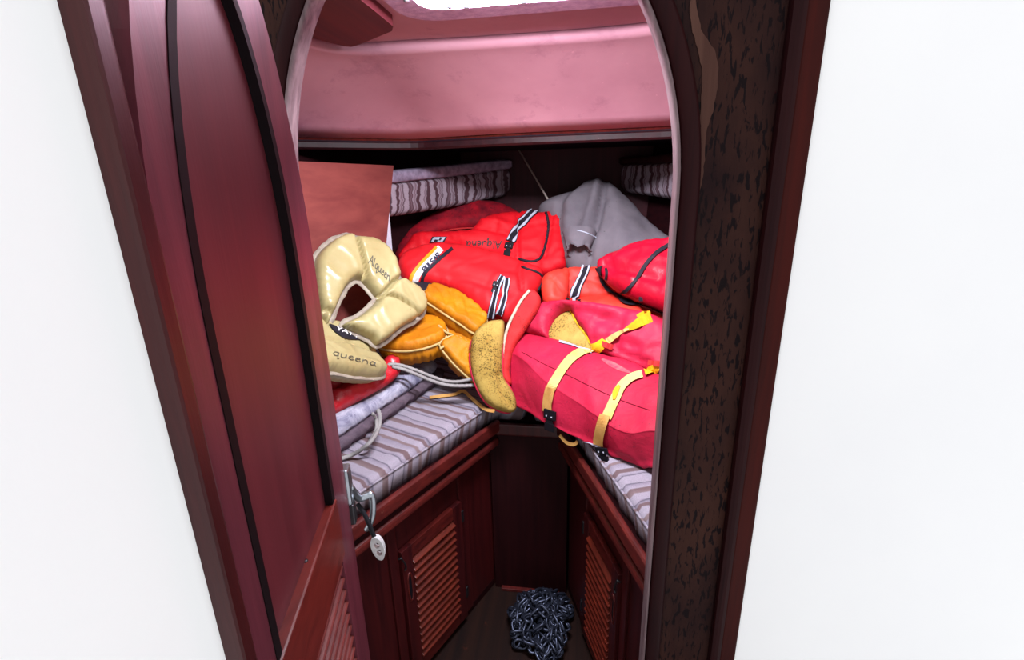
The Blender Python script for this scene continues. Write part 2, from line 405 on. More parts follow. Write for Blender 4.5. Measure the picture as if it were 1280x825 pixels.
def puff(name, outline, anchors, T, Tb, R, mat, parent=None, res=.011, round_n=4, p=2.2, pb=None, seams=(), wr=(.004, 9.0),
         gather=(0.0, .03, .03), bend=None, plane=None, world=False, zmin=None, seam_px=True, Rb=None, folds=(), crease=.0042):
    """a stuffed cloth body: outline in its seam plane, T thick towards the viewer's side, Tb to the other.
    seams: (polyline, width m, depth 0..1) pinch the body; folds: (polyline, width, height m) raise or sink it."""
    O, N = plane if plane is not None else plane3(anchors)
    U = unit(np.cross((0, 0, 1), N)) if abs(N[2]) < .98 else np.array([1.0, 0, 0])
    V = np.cross(N, U)
    def to2(pl):
        if world: P3 = [np.array([a[0], a[1], O[2]]) if len(a) == 2 else np.asarray(a) for a in pl]
        else: P3 = [on(a[0], a[1], O, N) for a in pl]
        return np.array([((q - O) @ U, (q - O) @ V) for q in P3])
    poly = to2(outline)
    if round_n: poly = catmull(poly, round_n, True)
    poly = resample(poly, res * 1.15, True)
    mn = poly.min(0); mx = poly.max(0)
    gx, gy = np.meshgrid(np.arange(mn[0], mx[0], res), np.arange(mn[1], mx[1], res * .866))
    gx[1::2] += res * .5
    g = np.stack([gx.ravel(), gy.ravel()], 1)
    g = g[inside(g, poly)]
    d, _ = seg_dist(g, poly); g = g[d > res * .55]
    nb = len(poly)
    allp = np.vstack([poly, g])
    co, _e, fc, *_ = delaunay_2d_cdt([Vector(q) for q in allp], [(i, (i + 1) % nb) for i in range(nb)], [], 1, 1e-6)
    pts = np.array([tuple(c) for c in co])
    d, arc = seg_dist(pts, poly)
    edge = d < 1e-6
    prof = lambda RR, pp: (1 - (1 - np.clip(d / RR, 0, 1)) ** pp) ** (1 / pp)
    h = T * prof(R, p); hb = Tb * prof(Rb or R, pb or p)
    for pl, w, dep in seams:
        sp = catmull(to2(pl), 4) if len(pl) > 2 else to2(pl)
        ds, _ = seg_dist(pts, sp, False)
        k = 1 - dep * np.exp(-(ds / w) ** 2); h = h * k; hb = hb * k
    fall = np.clip(d / (.35 * R), 0, 1)
    for pl, w, hh in folds:
        sp = catmull(to2(pl), 4) if len(pl) > 2 else to2(pl)
        ds, _ = seg_dist(pts, sp, False)
        h = h + fall * hh * np.exp(-(ds / w) ** 2)
    off = np.array([random.uniform(-50, 50) for _ in range(3)])
    base3 = O + pts[:, :1] * U + pts[:, 1:] * V
    if wr[0]:
        nz = np.array([noise.fractal(Vector(q * wr[1] + off), 1.0, 2.0, 3) for q in base3])
        rdg = np.array([abs(noise.noise(Vector(q * wr[1] * .8 + off * 1.7))) for q in base3])
        h = h + wr[0] * nz * fall - wr[0] * .8 * np.clip(.12 - rdg, 0, 1) / .12 * fall
        if crease:
            r2_ = np.array([abs(noise.noise(Vector((q + .03 * np.array(noise.noise_vector(Vector(q * 9)))) * 7.5 + off * .6))) for q in base3])
            h = h + crease * (np.clip(.16 - r2_, 0, 1) / .16) ** 1.5 * fall
    if gather[0]:
        ph = np.array([noise.noise(Vector(q * 12 + off)) for q in base3])
        gz = gather[0] * np.sin(2 * np.pi * arc / gather[1] + 5 * ph) * np.exp(-d / gather[2]) * np.clip(d / (.3 * R), 0, 1)
        h = h + gz; hb = hb + gz
    b = np.zeros(len(pts)) if bend is None else np.array([bend(*q) for q in pts])
    fr = base3 + (h + b)[:, None] * N
    bk = base3 + (b - hb)[:, None] * N
    if zmin is not None:
        bk[:, 2] = np.maximum(bk[:, 2], zmin); fr[:, 2] = np.maximum(fr[:, 2], zmin + .001)
    n = len(pts)
    idx = np.arange(n); bidx = np.where(edge, idx, n + np.cumsum(~edge) - 1)
    verts = np.vstack([fr, bk[~edge]])
    faces = []
    for f in fc:
        f = list(f)
        a, b_, c = pts[f[0]], pts[f[1]], pts[f[2]]
        if (b_[0] - a[0]) * (c[1] - a[1]) - (b_[1] - a[1]) * (c[0] - a[0]) < 0: f = f[::-1]
        faces.append(tuple(f)); g2 = tuple(int(bidx[k]) for k in f[::-1])
        if not all(edge[k] for k in f): faces.append(g2)
    o = link_mesh(name, verts, faces, mat, parent)
    s = Surf(verts, faces); s.obj = o; s.N = N
    ring = np.arange(n)[edge]
    order = np.argsort(arc[edge]); s.rim = fr[ring][order]
    return s

def loft(name, sections, mat, parent=None, ns=5, nu=5, wr=(.004, 10), cap=True, sharp=None, closed=True, crease=0.0):
    """closed cross-sections (lists of 3D points) joined along their length"""
    S = np.array(sections, float)
    S = np.array([catmull(s, ns, closed) for s in S])
    S = np.stack([catmull(S[:, j], nu) for j in range(S.shape[1])], 1)
    n, k, _ = S.shape
    off = np.array([random.uniform(-50, 50) for _ in range(3)])
    ctr = S.mean(1, keepdims=True)
    if wr[0]:
        for i in range(n):
            for j in range(k):
                q = S[i, j]; S[i, j] = q + unit(q - ctr[i, 0]) * (wr[0] * noise.fractal(Vector(q * wr[1] + off), 1.0, 2.0, 3) + crease * max(0, .15 - abs(noise.noise(Vector((q + .03 * np.array(noise.noise_vector(Vector(q * 9)))) * 7 + off * .6)))) / .15)
    verts = S.reshape(-1, 3).tolist(); faces = []
    for i in range(n - 1):
        for j in range(k if closed else k - 1):
            j2 = (j + 1) % k
            faces.append((i * k + j, i * k + j2, (i + 1) * k + j2, (i + 1) * k + j))
    if cap:
        for i, sgn in ((0, -1), (n - 1, 1)):
            c = len(verts); cc = S[i].mean(0); nrm = unit(S[i].mean(0) - S[i + (1 if i == 0 else -1)].mean(0))
            # rounded end: one inner ring, then the centre
            r0_ = len(verts)
            for j in range(k): verts.append((cc + (S[i, j] - cc) * .72 + nrm * .012).tolist())
            c = len(verts); verts.append((cc + nrm * .018).tolist())
            for j in range(k):
                j2 = (j + 1) % k
                faces.append((i * k + j, i * k + j2, r0_ + j2, r0_ + j)); faces.append((r0_ + j, r0_ + j2, c))
    o = fix_normals(link_mesh(name, verts, faces, mat, parent))
    s = Surf(verts, faces); s.obj = o
    return s

def strip(name, surf, path, w, mat, parent=None, lift=.003, n=5, sm=6, px_dir=None, smooth_rows=True):
    """tape or strap lying on a surface; path in photo pixels, w its width in pixels"""
    P = catmull(np.asarray(path, float), sm) if len(path) > 2 else resample(path, 3.0)
    W_ = np.interp(np.linspace(0, 1, len(P)), np.linspace(0, 1, len(w)), w) if hasattr(w, '__len__') else np.full(len(P), w)
    rows = []
    for i in range(len(P)):
        t_ = unit(P[min(i + 1, len(P) - 1)] - P[max(i - 1, 0)]); q = np.array([-t_[1], t_[0]]) if px_dir is None else unit(px_dir)
        row = []
        for k in range(n):
            c = P[i] + q * W_[i] * (k / (n - 1) - .5)
            a = surf.at(c[0], c[1], lift)
            row.append(a)
        if any(a is None for a in row):
            good = [a for a in row if a is not None]
            if not good: continue
            row = [a if a is not None else good[0] for a in row]
        rows.append((row, [r_ - unit(CAM - r_) * lift * 1.5 for r_ in row]))
    if smooth_rows and len(rows) > 4:
        for _ in range(3):
            A_ = np.array([r_[0] for r_ in rows]); B_ = A_.copy()
            B_[1:-1] = (A_[:-2] + 2 * A_[1:-1] + A_[2:]) / 4
            toward = np.array([[unit(CAM - p_) for p_ in r_] for r_ in B_])
            up_ = np.maximum(0, ((A_ - B_) * toward).sum(-1, keepdims=True)); B_ = B_ + toward * up_ * .6
            rows = [(list(b_), [p_ - unit(CAM - p_) * lift * 1.5 for p_ in b_]) for b_ in B_]
    vs_ = []; fs = []; m_ = 2 * n
    for a, b in rows: vs_ += a + b[::-1]
    for i in range(len(rows) - 1):
        for k in range(m_):
            k2 = (k + 1) % m_
            fs.append((i * m_ + k, i * m_ + k2, (i + 1) * m_ + k2, (i + 1) * m_ + k))
    fs.append(tuple(range(m_))); fs.append(tuple((len(rows) - 1) * m_ + k for k in range(m_)))
    return fix_normals(link_mesh(name, vs_, fs, mat, parent, smooth=False))

def ribbon(name, P, wdir, w, mat, parent=None, th=.0015, sm=6):
    """a free strap: centre line P (3D), width direction(s) wdir"""
    Q = catmull(P, sm); D = np.asarray(wdir, float)
    if D.ndim == 1: D = np.repeat(D[None], len(P), 0)
    D = catmull(D, sm); vs_ = []; fs = []
    for i in range(len(Q)):
        t_ = unit(Q[min(i + 1, len(Q) - 1)] - Q[max(i - 1, 0)]); x = unit(D[i] - t_ * (D[i] @ t_)); y = np.cross(t_, x)
        for a, b in ((-1, -1), (1, -1), (1, 1), (-1, 1)): vs_.append(Q[i] + x * a * w / 2 + y * b * th)
    for i in range(len(Q) - 1):
        for k in range(4):
            k2 = (k + 1) % 4; fs.append((i * 4 + k, i * 4 + k2, i * 4 + 4 + k2, i * 4 + 4 + k))
    fs.append((0, 1, 2, 3)); n = len(Q) - 1; fs.append((n * 4, n * 4 + 1, n * 4 + 2, n * 4 + 3))
    return fix_normals(link_mesh(name, vs_, fs, mat, parent, smooth=False))

def line_on(name, surf, path, r, mat, parent=None, lift=.002, step=2.5, sides=5, sm=5):
    P = catmull(np.asarray(path, float), sm) if len(path) > 2 else np.asarray(path, float)
    P = resample(P, step)
    Q = [q for q in (surf.at(a[0], a[1], lift) for a in P) if q is not None]
    if len(Q) < 2: return None
    return tube(name, Q, r, mat, parent, sides, False, 0)

GL = {
 'A': (.75, [[(0, 0), (.35, 1), (.7, 0)], [(.14, .38), (.58, .38)]]),
 'l': (.4, [[(.12, 1), (.1, .1), (.25, 0)]]),
 'q': (.65, [[(.5, .6), (.2, .62), (.05, .35), (.15, .05), (.4, .1), (.5, .6), (.48, -.35), (.62, -.2)]]),
 'u': (.65, [[(.05, .6), (.06, .15), (.22, 0), (.42, .1), (.5, .6), (.52, .05)]]),
 'e': (.6, [[(.06, .32), (.46, .36), (.36, .62), (.1, .5), (.08, .15), (.28, 0), (.5, .12)]]),
 'n': (.65, [[(.06, 0), (.08, .6), (.08, .35), (.3, .62), (.46, .45), (.5, 0)]]),
 'a': (.65, [[(.48, .55), (.2, .62), (.05, .3), (.18, 0), (.42, .15), (.48, .6), (.5, .08), (.6, 0)]]),
 'P': (.8, [[(.05, 0), (.05, 1), (.5, 1), (.62, .75), (.5, .48), (.05, .48)]]),
 'U': (.8, [[(.05, 1), (.05, .15), (.2, 0), (.45, 0), (.6, .15), (.6, 1)]]),
 'L': (.7, [[(.05, 1), (.05, 0), (.55, 0)]]),
 'S': (.8, [[(.6, .9), (.15, 1), (.05, .75), (.2, .52), (.5, .48), (.62, .25), (.5, 0), (.05, .08)]]),
 'R': (.8, [[(.05, 0), (.05, 1), (.5, 1), (.62, .75), (.5, .5), (.05, .5)], [(.3, .5), (.62, 0)]]),
 'Y': (.75, [[(0, 1), (.32, .5), (.64, 1)], [(.32, .5), (.32, 0)]]),
 'T': (.75, [[(0, 1), (.64, 1)], [(.32, 1), (.32, 0)]]),
}
def write(name, surf, text, start, right, up, r, mat, parent, lift=.0015, curve=None):
    """ink strokes on a surface, all letters one flat print"""
    vs_ = []; fs = []; x = 0.0
    for ch in text:
        adv, strokes = GL[ch]
        for st in strokes:
            P = resample(np.array(st, float), .12)
            Q = []
            for q in P:
                px = np.array(start, float) + np.array(right) * (x + q[0]) + np.array(up) * q[1]
                if curve: px = px + np.array(curve(x))
                a = surf.at(px[0], px[1], lift)
                if a is not None: Q.append(a)
            for i in range(len(Q) - 1):
                a, b = Q[i], Q[i + 1]
                t_ = unit(b - a); s_ = unit(np.cross(t_, CAM - a)) * r; nn = unit(CAM - a) * .0008
                a2 = a - t_ * r * .6; b2 = b + t_ * r * .6
                k = len(vs_); vs_ += [a2 - s_, a2 + s_, b2 + s_, b2 - s_, a2 - s_ - nn, a2 + s_ - nn, b2 + s_ - nn, b2 - s_ - nn]
                fs += [(k, k + 1, k + 2, k + 3), (k, k + 4, k + 5, k + 1), (k + 1, k + 5, k + 6, k + 2), (k + 2, k + 6, k + 7, k + 3), (k + 3, k + 7, k + 4, k), (k + 7, k + 6, k + 5, k + 4)]
        x += adv
    return link_mesh(name, vs_, fs, mat, parent, smooth=False)

# ================================================================ THE SETTING
CX = -0.199; HW = 0.330; ZS = 1.50; HA = 0.45
def arch(hw, za, ha, n=28, z0=0.03):
    P = [(CX + hw, z0), (CX + hw, .4), (CX + hw, .8), (CX + hw, 1.2)]
    for i in range(n + 1):
        a = math.pi * i / n
        P.append((CX + hw * math.cos(a), za + ha * math.sin(a)))
    P += [(CX - hw, 1.2), (CX - hw, .8), (CX - hw, .4), (CX - hw, z0)]
    return P
def plate_with_hole(name, outer, hole, y0, y1, mat, parent=None):
    """flat plate in the X-Z plane, from y0 to y1, cut out along hole (open at the bottom is fine: both are closed loops)"""
    n1, n2 = len(outer), len(hole)
    pts = [Vector(p) for p in outer] + [Vector(p) for p in hole]
    ed = [(i, (i + 1) % n1) for i in range(n1)] + [(n1 + i, n1 + (i + 1) % n2) for i in range(n2)]
    co, e, fc, *_ = delaunay_2d_cdt(pts, ed, [], 1, 1e-6)
    hp = np.array(hole); P = np.array([tuple(c) for c in co])
    keep = [f for f in fc if not inside(P[list(f)].mean(0)[None], hp)[0]]
    n = len(P)
    vs_ = [(a, y0, b) for a, b in P] + [(a, y1, b) for a, b in P]
    fs = [tuple(f) for f in keep] + [tuple(n + k for k in f[::-1]) for f in keep]
    for a, b in ed: fs.append((a, b, n + b, n + a))
    o = fix_normals(link_mesh(name, vs_, fs, mat, parent, smooth=False)); return o

hole = arch(HW + .0015, ZS, HA + .0015, 44)
wa = struct(plate_with_hole('wall_aft', [(-1.15, 0), (.275, 0), (.275, 2.02), (-1.15, 2.02)], hole, .826, .846, 'cracked'))
# arched moulding round the opening: rounded profile swept along the arch
def sweep_arch(name, prof, mat, parent=None):
    """prof: (offset outward from the opening edge, y) closed profile"""
    A = np.array(arch(HW, ZS, HA, 44)); n = len(A); vs_ = []; fs = []
    for i in range(n):
        t_ = unit(A[min(i + 1, n - 1)] - A[max(i - 1, 0)]); nn = np.array([t_[1], -t_[0]])
        for o_, y_ in prof:
            q = A[i] + nn * o_; vs_.append((q[0], y_, q[1]))
    k = len(prof)
    for i in range(n - 1):
        for j in range(k):
            j2 = (j + 1) % k; fs.append((i * k + j, i * k + j2, (i + 1) * k + j2, (i + 1) * k + j))
    fs.append(tuple(range(k))); fs.append(tuple((n - 1) * k + j for j in range(k)))
    return fix_normals(link_mesh(name, vs_, fs, mat, parent))
struct(sweep_arch('trim_1', [(.006, .816), (0.010, .810), (.030, .810), (.036, .816), (.036, .8255), (.006, .8255)], 'mahogany_dark'))
# weathered lining of the opening's edge
struct(sweep_arch('trim_2', [(.004, .8115), (0.0, .816), (-.001, .822), (-.001, .848), (.003, .852), (.010, .852), (.010, .847), (.0012, .847), (.0012, .824), (.006, .815)], wood('weathered_edge', (132, 108, 112), (66, 42, 48), 'Z', .5, .5)))
# bare peeled strip of the varnish
pp = [(868, -6), (874, 25), (880, 45), (893, 62), (898, 85), (897, 115), (891, 140), (884, 160), (882, 185), (880, 215), (876, 235), (871, 245), (872, 215), (874, 180), (875, 150), (877, 120), (877, 85), (872, 60), (866, 40), (862, 10)]
P = catmull(np.array([at_y(a, b, .8245)[[0, 2]] for a, b in pp]), 4, True)
P += np.array([[noise.noise(Vector((q[0] * 90, q[1] * 90, 1))) * .003, 0] for q in P])
co, e, fc, *_ = delaunay_2d_cdt([Vector(q) for q in P], [(i, (i + 1) % len(P)) for i in range(len(P))], [], 1, 1e-6)
fix_normals(link_mesh('peeled_patch', [(c[0], .8245, c[1]) for c in co] + [(c[0], .8265, c[1]) for c in co],
    [tuple(f) for f in fc] + [tuple(len(co) + k for k in f[::-1]) for f in fc] + [(i, (i + 1) % len(P), len(co) + (i + 1) % len(P), len(co) + i) for i in range(len(P))], 'peeled', wa, False))['label'] = 'bare tan strip where varnish has peeled'
# upright moulding, post and the plain panel beyond
struct(box('trim_3', (.266, .808, 0), (.288, .846, 2.02), 'mahogany_dark', None, .008))
struct(box('trim_4', (.288, .818, 0), (.318, .846, 2.02), wood('red_post', (62, 13, 8), (40, 8, 7), 'Z', .5, .1), None, .003))
struct(box('wall_right', (.318, .826, 0), (1.25, .846, 2.02), 'laminate'))

# hull sides, deck, forward bulkhead
HL = [(-1.10, .84), (-1.0, 1.10), (-.96, 1.35), (-.90, 1.72), (-.79, 2.02), (-.56, 2.32)]
HR = [(.70, .84), (.62, 1.10), (.58, 1.35), (.52, 1.72), (.42, 2.02), (.22, 2.32)]
def hull(name, L, sgn):
    L = catmull(np.array(L), 4); n = len(L); vs_ = []; fs = []
    rows = [(0, .22), (.4, .10), (.75, .03), (1.1, 0), (1.45, -.02), (1.72, -.03)]
    for zz, ins in rows:
        for q in L: vs_.append((q[0] + sgn * ins, q[1], zz))
    k = len(rows)
    for zz, ins in rows[::-1]:
        for q in L: vs_.append((q[0] + sgn * ins - sgn * .03, q[1], zz))
    for i in range(2 * k):
        i2 = (i + 1) % (2 * k)
        for j in range(n - 1): fs.append((i * n + j, i * n + j + 1, i2 * n + j + 1, i2 * n + j))
    return struct(fix_normals(link_mesh(name, vs_, fs, 'hull_lining')))
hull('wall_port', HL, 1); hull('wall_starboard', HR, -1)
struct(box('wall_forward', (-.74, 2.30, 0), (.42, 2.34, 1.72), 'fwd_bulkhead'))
struct(box('floor', (-1.0, .3, -.04), (.6, 2.3, 0), 'sole'))

# headliner: edge of the coachroof, curved front, flat overhead with the hatch opening
EDGE = [(-1.10, .84), (-1.08, 1.15), (-.98, 1.43), (-.80, 1.59), (-.62, 1.695), (-.5, 1.69), (-.25, 1.655), (.05, 1.645), (.30, 1.62), (.48, 1.50), (.62, 1.30), (.70, .84)]
TOP = [(-.72, .84), (-.71, 1.0), (-.69, 1.15), (-.66, 1.25), (-.58, 1.30), (-.45, 1.31), (-.25, 1.32), (.0, 1.32), (.14, 1.30), (.24, 1.25), (.30, 1.15), (.32, .84)]
E2 = catmull(np.array(EDGE), 5); T2 = catmull(np.array(TOP), 5)
prof = [(0, 0), (.10, .17), (.24, .36), (.40, .54), (.56, .69), (.70, .81), (.82, .90), (.92, .965), (1.0, 1.0)]
vs_ = []; fs = []; n = len(E2)
ZR = 1.87; ZE = 1.69
for a, b in prof:
    for e_, q in zip(E2, T2):
        vs_.append((*(e_ + (q - e_) * a), ZE + (ZR - ZE) * b))
for i in range(len(prof) - 1):
    for j in range(n - 1): fs.append((i * n + j, i * n + j + 1, (i + 1) * n + j + 1, (i + 1) * n + j))
k = len(vs_)
struct(link_mesh('ceiling_front', vs_, fs, 'pink'))
o = bpy.data.objects['ceiling_front']; md = o.modifiers.new('thickness', 'SOLIDIFY'); md.thickness = .02; md.offset = 1
def rrect(x0, y0, x1, y1, r, n=6):
    P = []
    for cx, cy, a0 in ((x1 - r, y0 + r, -90), (x1 - r, y1 - r, 0), (x0 + r, y1 - r, 90), (x0 + r, y0 + r, 180)):
        for i in range(n + 1):
            a = math.radians(a0 + 90 * i / n); P.append((cx + r * math.cos(a), cy + r * math.sin(a)))
    return P
HX0, HX1, HY0, HY1 = -.345, .15, .87, 1.085
def slab_hole(name, outer, hole_, z0, z1, mat, parent=None):
    n1, n2 = len(outer), len(hole_)
    ed = [(i, (i + 1) % n1) for i in range(n1)] + [(n1 + i, n1 + (i + 1) % n2) for i in range(n2)]
    co, e, fc, *_ = delaunay_2d_cdt([Vector(p) for p in outer] + [Vector(p) for p in hole_], ed, [], 1, 1e-6)
    P = np.array([tuple(c) for c in co]); hp = np.array(hole_)
    keep = [f for f in fc if not inside(P[list(f)].mean(0)[None], hp)[0]]; n = len(P)
    vs_ = [(a, b, z0) for a, b in P] + [(a, b, z1) for a, b in P]
    fs = [tuple(f) for f in keep] + [tuple(n + k for k in f[::-1]) for f in keep] + [(a, b, n + b, n + a) for a, b in ed]
    return fix_normals(link_mesh(name, vs_, fs, mat, parent, smooth=False))
hr = rrect(HX0, HY0, HX1, HY1, .05)
struct(slab_hole('ceiling', [tuple(q) for q in T2] + [(.32, .835), (-.72, .835)], hr, ZR, ZR + .03, 'pink'))
# dark deck underside beyond the coachroof edge, with the carlin under its edge
dk = [tuple(q) for q in E2]
outer = [(-1.16, .84)] + [(x - .04, y) for x, y in HL[1:]] + [(-.60, 2.34), (.26, 2.34)] + [(x + .04, y) for x, y in HR[::-1][1:]] + [(.76, .84)]
ring = dk + outer[::-1]
co, e, fc, *_ = delaunay_2d_cdt([Vector(q) for q in ring], [(i, (i + 1) % len(ring)) for i in range(len(ring))], [], 1, 1e-6)
n = len(co)
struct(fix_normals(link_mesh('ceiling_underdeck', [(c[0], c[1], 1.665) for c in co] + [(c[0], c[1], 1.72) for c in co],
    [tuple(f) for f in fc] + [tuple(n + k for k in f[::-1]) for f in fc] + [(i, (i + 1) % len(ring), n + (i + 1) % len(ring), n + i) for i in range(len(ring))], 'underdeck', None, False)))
def rail_along(name, L, z0, z1, w0, w1, mat, parent=None, r=.006):
    """bar along a plan polyline; section from w0 to w1 outward (to the left of travel), z0..z1"""
    L = np.asarray(L, float); n = len(L); vs_ = []; fs = []
    prof_ = [(w0 + r, z0), (w1 - r, z0), (w1, z0 + r), (w1, z1 - r), (w1 - r, z1), (w0 + r, z1), (w0, z1 - r), (w0, z0 + r)]
    for i in range(n):
        t_ = unit(L[min(i + 1, n - 1)] - L[max(i - 1, 0)]); nn = np.array([-t_[1], t_[0]])
        for a, b in prof_: q = L[i] + nn * a; vs_.append((q[0], q[1], b))
    k = len(prof_)
    for i in range(n - 1):
        for j in range(k): fs.append((i * k + j, i * k + (j + 1) % k, (i + 1) * k + (j + 1) % k, (i + 1) * k + j))
    fs.append(tuple(range(k))); fs.append(tuple((n - 1) * k + j for j in range(k)))
    return fix_normals(link_mesh(name, vs_, fs, mat, parent, smooth=False))
struct(rail_along('trim_5', E2, 1.668, 1.69, -.006, .022, 'mahogany'))
struct(rail_along('trim_10', E2, 1.640, 1.667, -.003, .022, 'hull_lining'))
struct(rail_along('trim_6', E2, 1.650, 1.672, .022, .06, 'underdeck'))

# hatch: rounded frame under the roof, clear pane above
ht = thing('window_1', (HX0, HY0, ZR), '', 'window'); del ht['label']; del ht['category']; ht['kind'] = 'structure'
o = slab_hole('window_frame', rrect(HX0 - .055, HY0 - .03, HX1 + .06, HY1 + .062, .08), hr, ZR - .012, ZR + .002, 'hatch_frame', ht)
tr = slab_hole('hatch_coaming', rrect(HX0 - .01, HY0 - .01, HX1 + .01, HY1 + .01, .06), rrect(HX0, HY0, HX1, HY1, .05), ZR + .03, ZR + .06, 'white_plastic', ht)
t = NT('hatch_glass'); t.b.inputs['Roughness'].default_value = .15; t.b.inputs['Base Color'].default_value = (.9, .95, 1, 1)
tp = t.n('ShaderNodeBsdfTransparent'); mx = t.n('ShaderNodeMixShader'); mx.inputs[0].default_value = .12
t.l(tp.outputs[0], mx.inputs[1]); t.l(t.b.outputs[0], mx.inputs[2]); t.l(mx.outputs[0], t.out.inputs[0]); M['glass'] = t.m
box('pane', (HX0 - .02, HY0 - .02, ZR + .06), (HX1 + .02, HY1 + .02, ZR + .07), 'glass', ht)
for px, py in ((508, 1), (562, 9), (583, 9), (655, 3)):
    q = at_z(px, py, ZR - .013)
    bm = bmesh.new(); bmesh.ops.create_uvsphere(bm, u_segments=8, v_segments=5, radius=.006)
    for v in bm.verts: v.co = Vector((v.co.x, v.co.y, v.co.z * .5))
    bm.verts.index_update(); link_mesh('screw', [np.array(v.co) + q for v in bm.verts], [[v.index for v in f.verts] for f in bm.faces], 'chrome', ht); bm.free()
# wooden pad screwed under the roof on the left
pd = [(-.70, .86), (-.43, .86), (-.428, 1.02), (-.430, 1.125), (-.445, 1.155), (-.56, 1.235), (-.59, 1.25), (-.606, 1.235), (-.65, 1.13), (-.68, 1.0)]
n = len(pd)
fix_normals(link_mesh('overhead_panel', [(a, b, ZR - .022) for a, b in pd] + [(a, b, ZR) for a, b in pd],
    [tuple(range(n)), tuple(range(2 * n - 1, n - 1, -1))] + [(i, (i + 1) % n, n + (i + 1) % n, n + i) for i in range(n)], wood('overhead_panel', (108, 40, 44), (78, 30, 40), 'Y', .5, .3, .5), None, False))
solo(bpy.data.objects['overhead_panel'], 'dark red-brown wooden panel fixed under the pink ceiling left of the hatch', 'panel')

# door in the partition on the left
phi = math.radians(-17); DE = np.array([-math.sin(phi), -math.cos(phi), 0]); DN = np.array([math.cos(phi), -math.sin(phi), 0])
DO = np.array([-.43, .74, 0]) + .086 * DE
DFR = (DO, DE, DN, _Z)
DW = .39
dr = thing('door_1', DO, '', 'door'); del dr['label']; del dr['category']; dr['kind'] = 'structure'
def darch(x0, x1, za, ha, n=16):
    c = (x0 + x1) / 2; w = (x1 - x0) / 2
    return [(c + w * math.cos(math.pi * i / n), za + ha * math.sin(math.pi * i / n)) for i in range(n + 1)]
def dplate(name, loop, holeloop, d0_, d1_, mat, bev=0):
    pts = [Vector(p) for p in loop]; n1 = len(loop)
    ed = [(i, (i + 1) % n1) for i in range(n1)]
    if holeloop:
        n2 = len(holeloop); pts += [Vector(p) for p in holeloop]; ed += [(n1 + i, n1 + (i + 1) % n2) for i in range(n2)]
    co, e, fc, *_ = delaunay_2d_cdt(pts, ed, [], 1, 1e-6)
    Pn = np.array([tuple(c) for c in co])
    if holeloop: fc = [f for f in fc if not inside(Pn[list(f)].mean(0)[None], np.array(holeloop))[0]]
    n = len(co)
    vs_ = [DO + DE * a + _Z * b + DN * d0_ for a, b in Pn] + [DO + DE * a + _Z * b + DN * d1_ for a, b in Pn]
    fs = [tuple(f) for f in fc] + [tuple(n + k for k in f[::-1]) for f in fc] + [(a, b, n + b, n + a) for a, b in ed]
    return fix_normals(link_mesh(name, vs_, fs, mat, dr, False))
zt = 1.40; za_ = .41
dplate('door_frame', [(DW, .05), *darch(0, DW, zt, za_, 28), (0, .05)], [(DW - .045, .14), *darch(.08, DW - .045, zt, za_ - .075, 24), (.08, .14)], -.034, 0, 'door_stile')
dplate('door_panel', [(DW - .056, 1.0), *darch(.092, DW - .056, zt, za_ - .087, 24), (.092, 1.0)], None, -.034, -.010, 'door_face')
dplate('groove_shade_strip', [(DW - .042, 1.0), *darch(.077, DW - .042, zt, za_ - .072, 24), (.077, 1.0)], [(DW - .055, 1.0), *darch(.0905, DW - .055, zt, za_ - .086, 24), (.0905, 1.0)], -.014, .001, 'gap_shade')  # added dark strip: shade of the panel groove put into colour
box('panel_backing', (.07, -.036, 1.0), (DW - .07, -.034, 1.74), 'mahogany_dark', dr, 0, DFR)
b_ = box('door_rail', (.075, -.033, .950), (DW - .04, .004, 1.055), 'door_rail', dr, .003, DFR)
for i in range(32):
    zc = .932 - i * .0245
    c_, s_ = math.cos(math.radians(22)), math.sin(math.radians(22))
    fr = (DO + DN * -.014 + _Z * zc, DE, DN * c_ - _Z * s_, DN * s_ + _Z * c_)
    o = box('louvre_slat', (.076, -.014, -.0055), (DW - .04, .013, .0055), 'slat_dark', dr, .0035, fr, 2)
box('louvre_shade_sheet', (.07, -.037, .13), (DW - .035, -.031, .96), 'gap_shade', dr, 0, DFR)  # added dark sheet that makes the gaps between slats look shaded
for s_ in (.205, .37):
    q = DO + DE * s_ + _Z * 1.0555 + DN * -.01
    bm = bmesh.new(); bmesh.ops.create_cone(bm, segments=10, radius1=.004, radius2=.003, depth=.002, cap_ends=True); bm.verts.index_update()
    link_mesh('screw', [np.array(v.co) + q for v in bm.verts], [[v.index for v in f.verts] for f in bm.faces], 'brass', dr); bm.free()
# rim latch on the door's free edge, with its lever
lb = box('latch_box', (-.028, -.030, .985), (.0, .006, 1.055), 'chrome', dr, .005, DFR)
box('latch_keep', (-.020, -.030, .945), (.0, .008, .985), 'brass', lb, .003, DFR)
lv0 = DO - DE * .018 + _Z * 1.012
LQ = [lv0, at_y(448, 622, .70), at_y(458, 620, .71), at_y(464, 618, .715), at_y(466, 626, .715), at_y(466, 642, .705), at_y(463, 654, .70), at_y(458, 662, .70)]
tube('lever_handle', LQ, .0065, 'chrome', lb, 8, False, 5, lambda t_: 1.25 - .5 * t_)
# bungee cord with toggle, hanging on the lever
pc = thing('pull_cord', at_y(466, 660, .70), 'black elastic cord with white toggle hanging from the door lever', 'cord')
tube('elastic_cord', [at_y(447, 630, .705), at_y(454, 640, .697), at_y(460, 652, .692), at_y(465, 664, .69), at_y(470, 676, .69)], .0042, 'bungee', pc)
tq = [at_y(a, b, .69) for a, b in ((468, 671), (473, 684), (477, 697))]
ax = unit(tq[2] - tq[0]); sd = unit(np.cross(ax, FWD)); fn = np.cross(sd, ax)
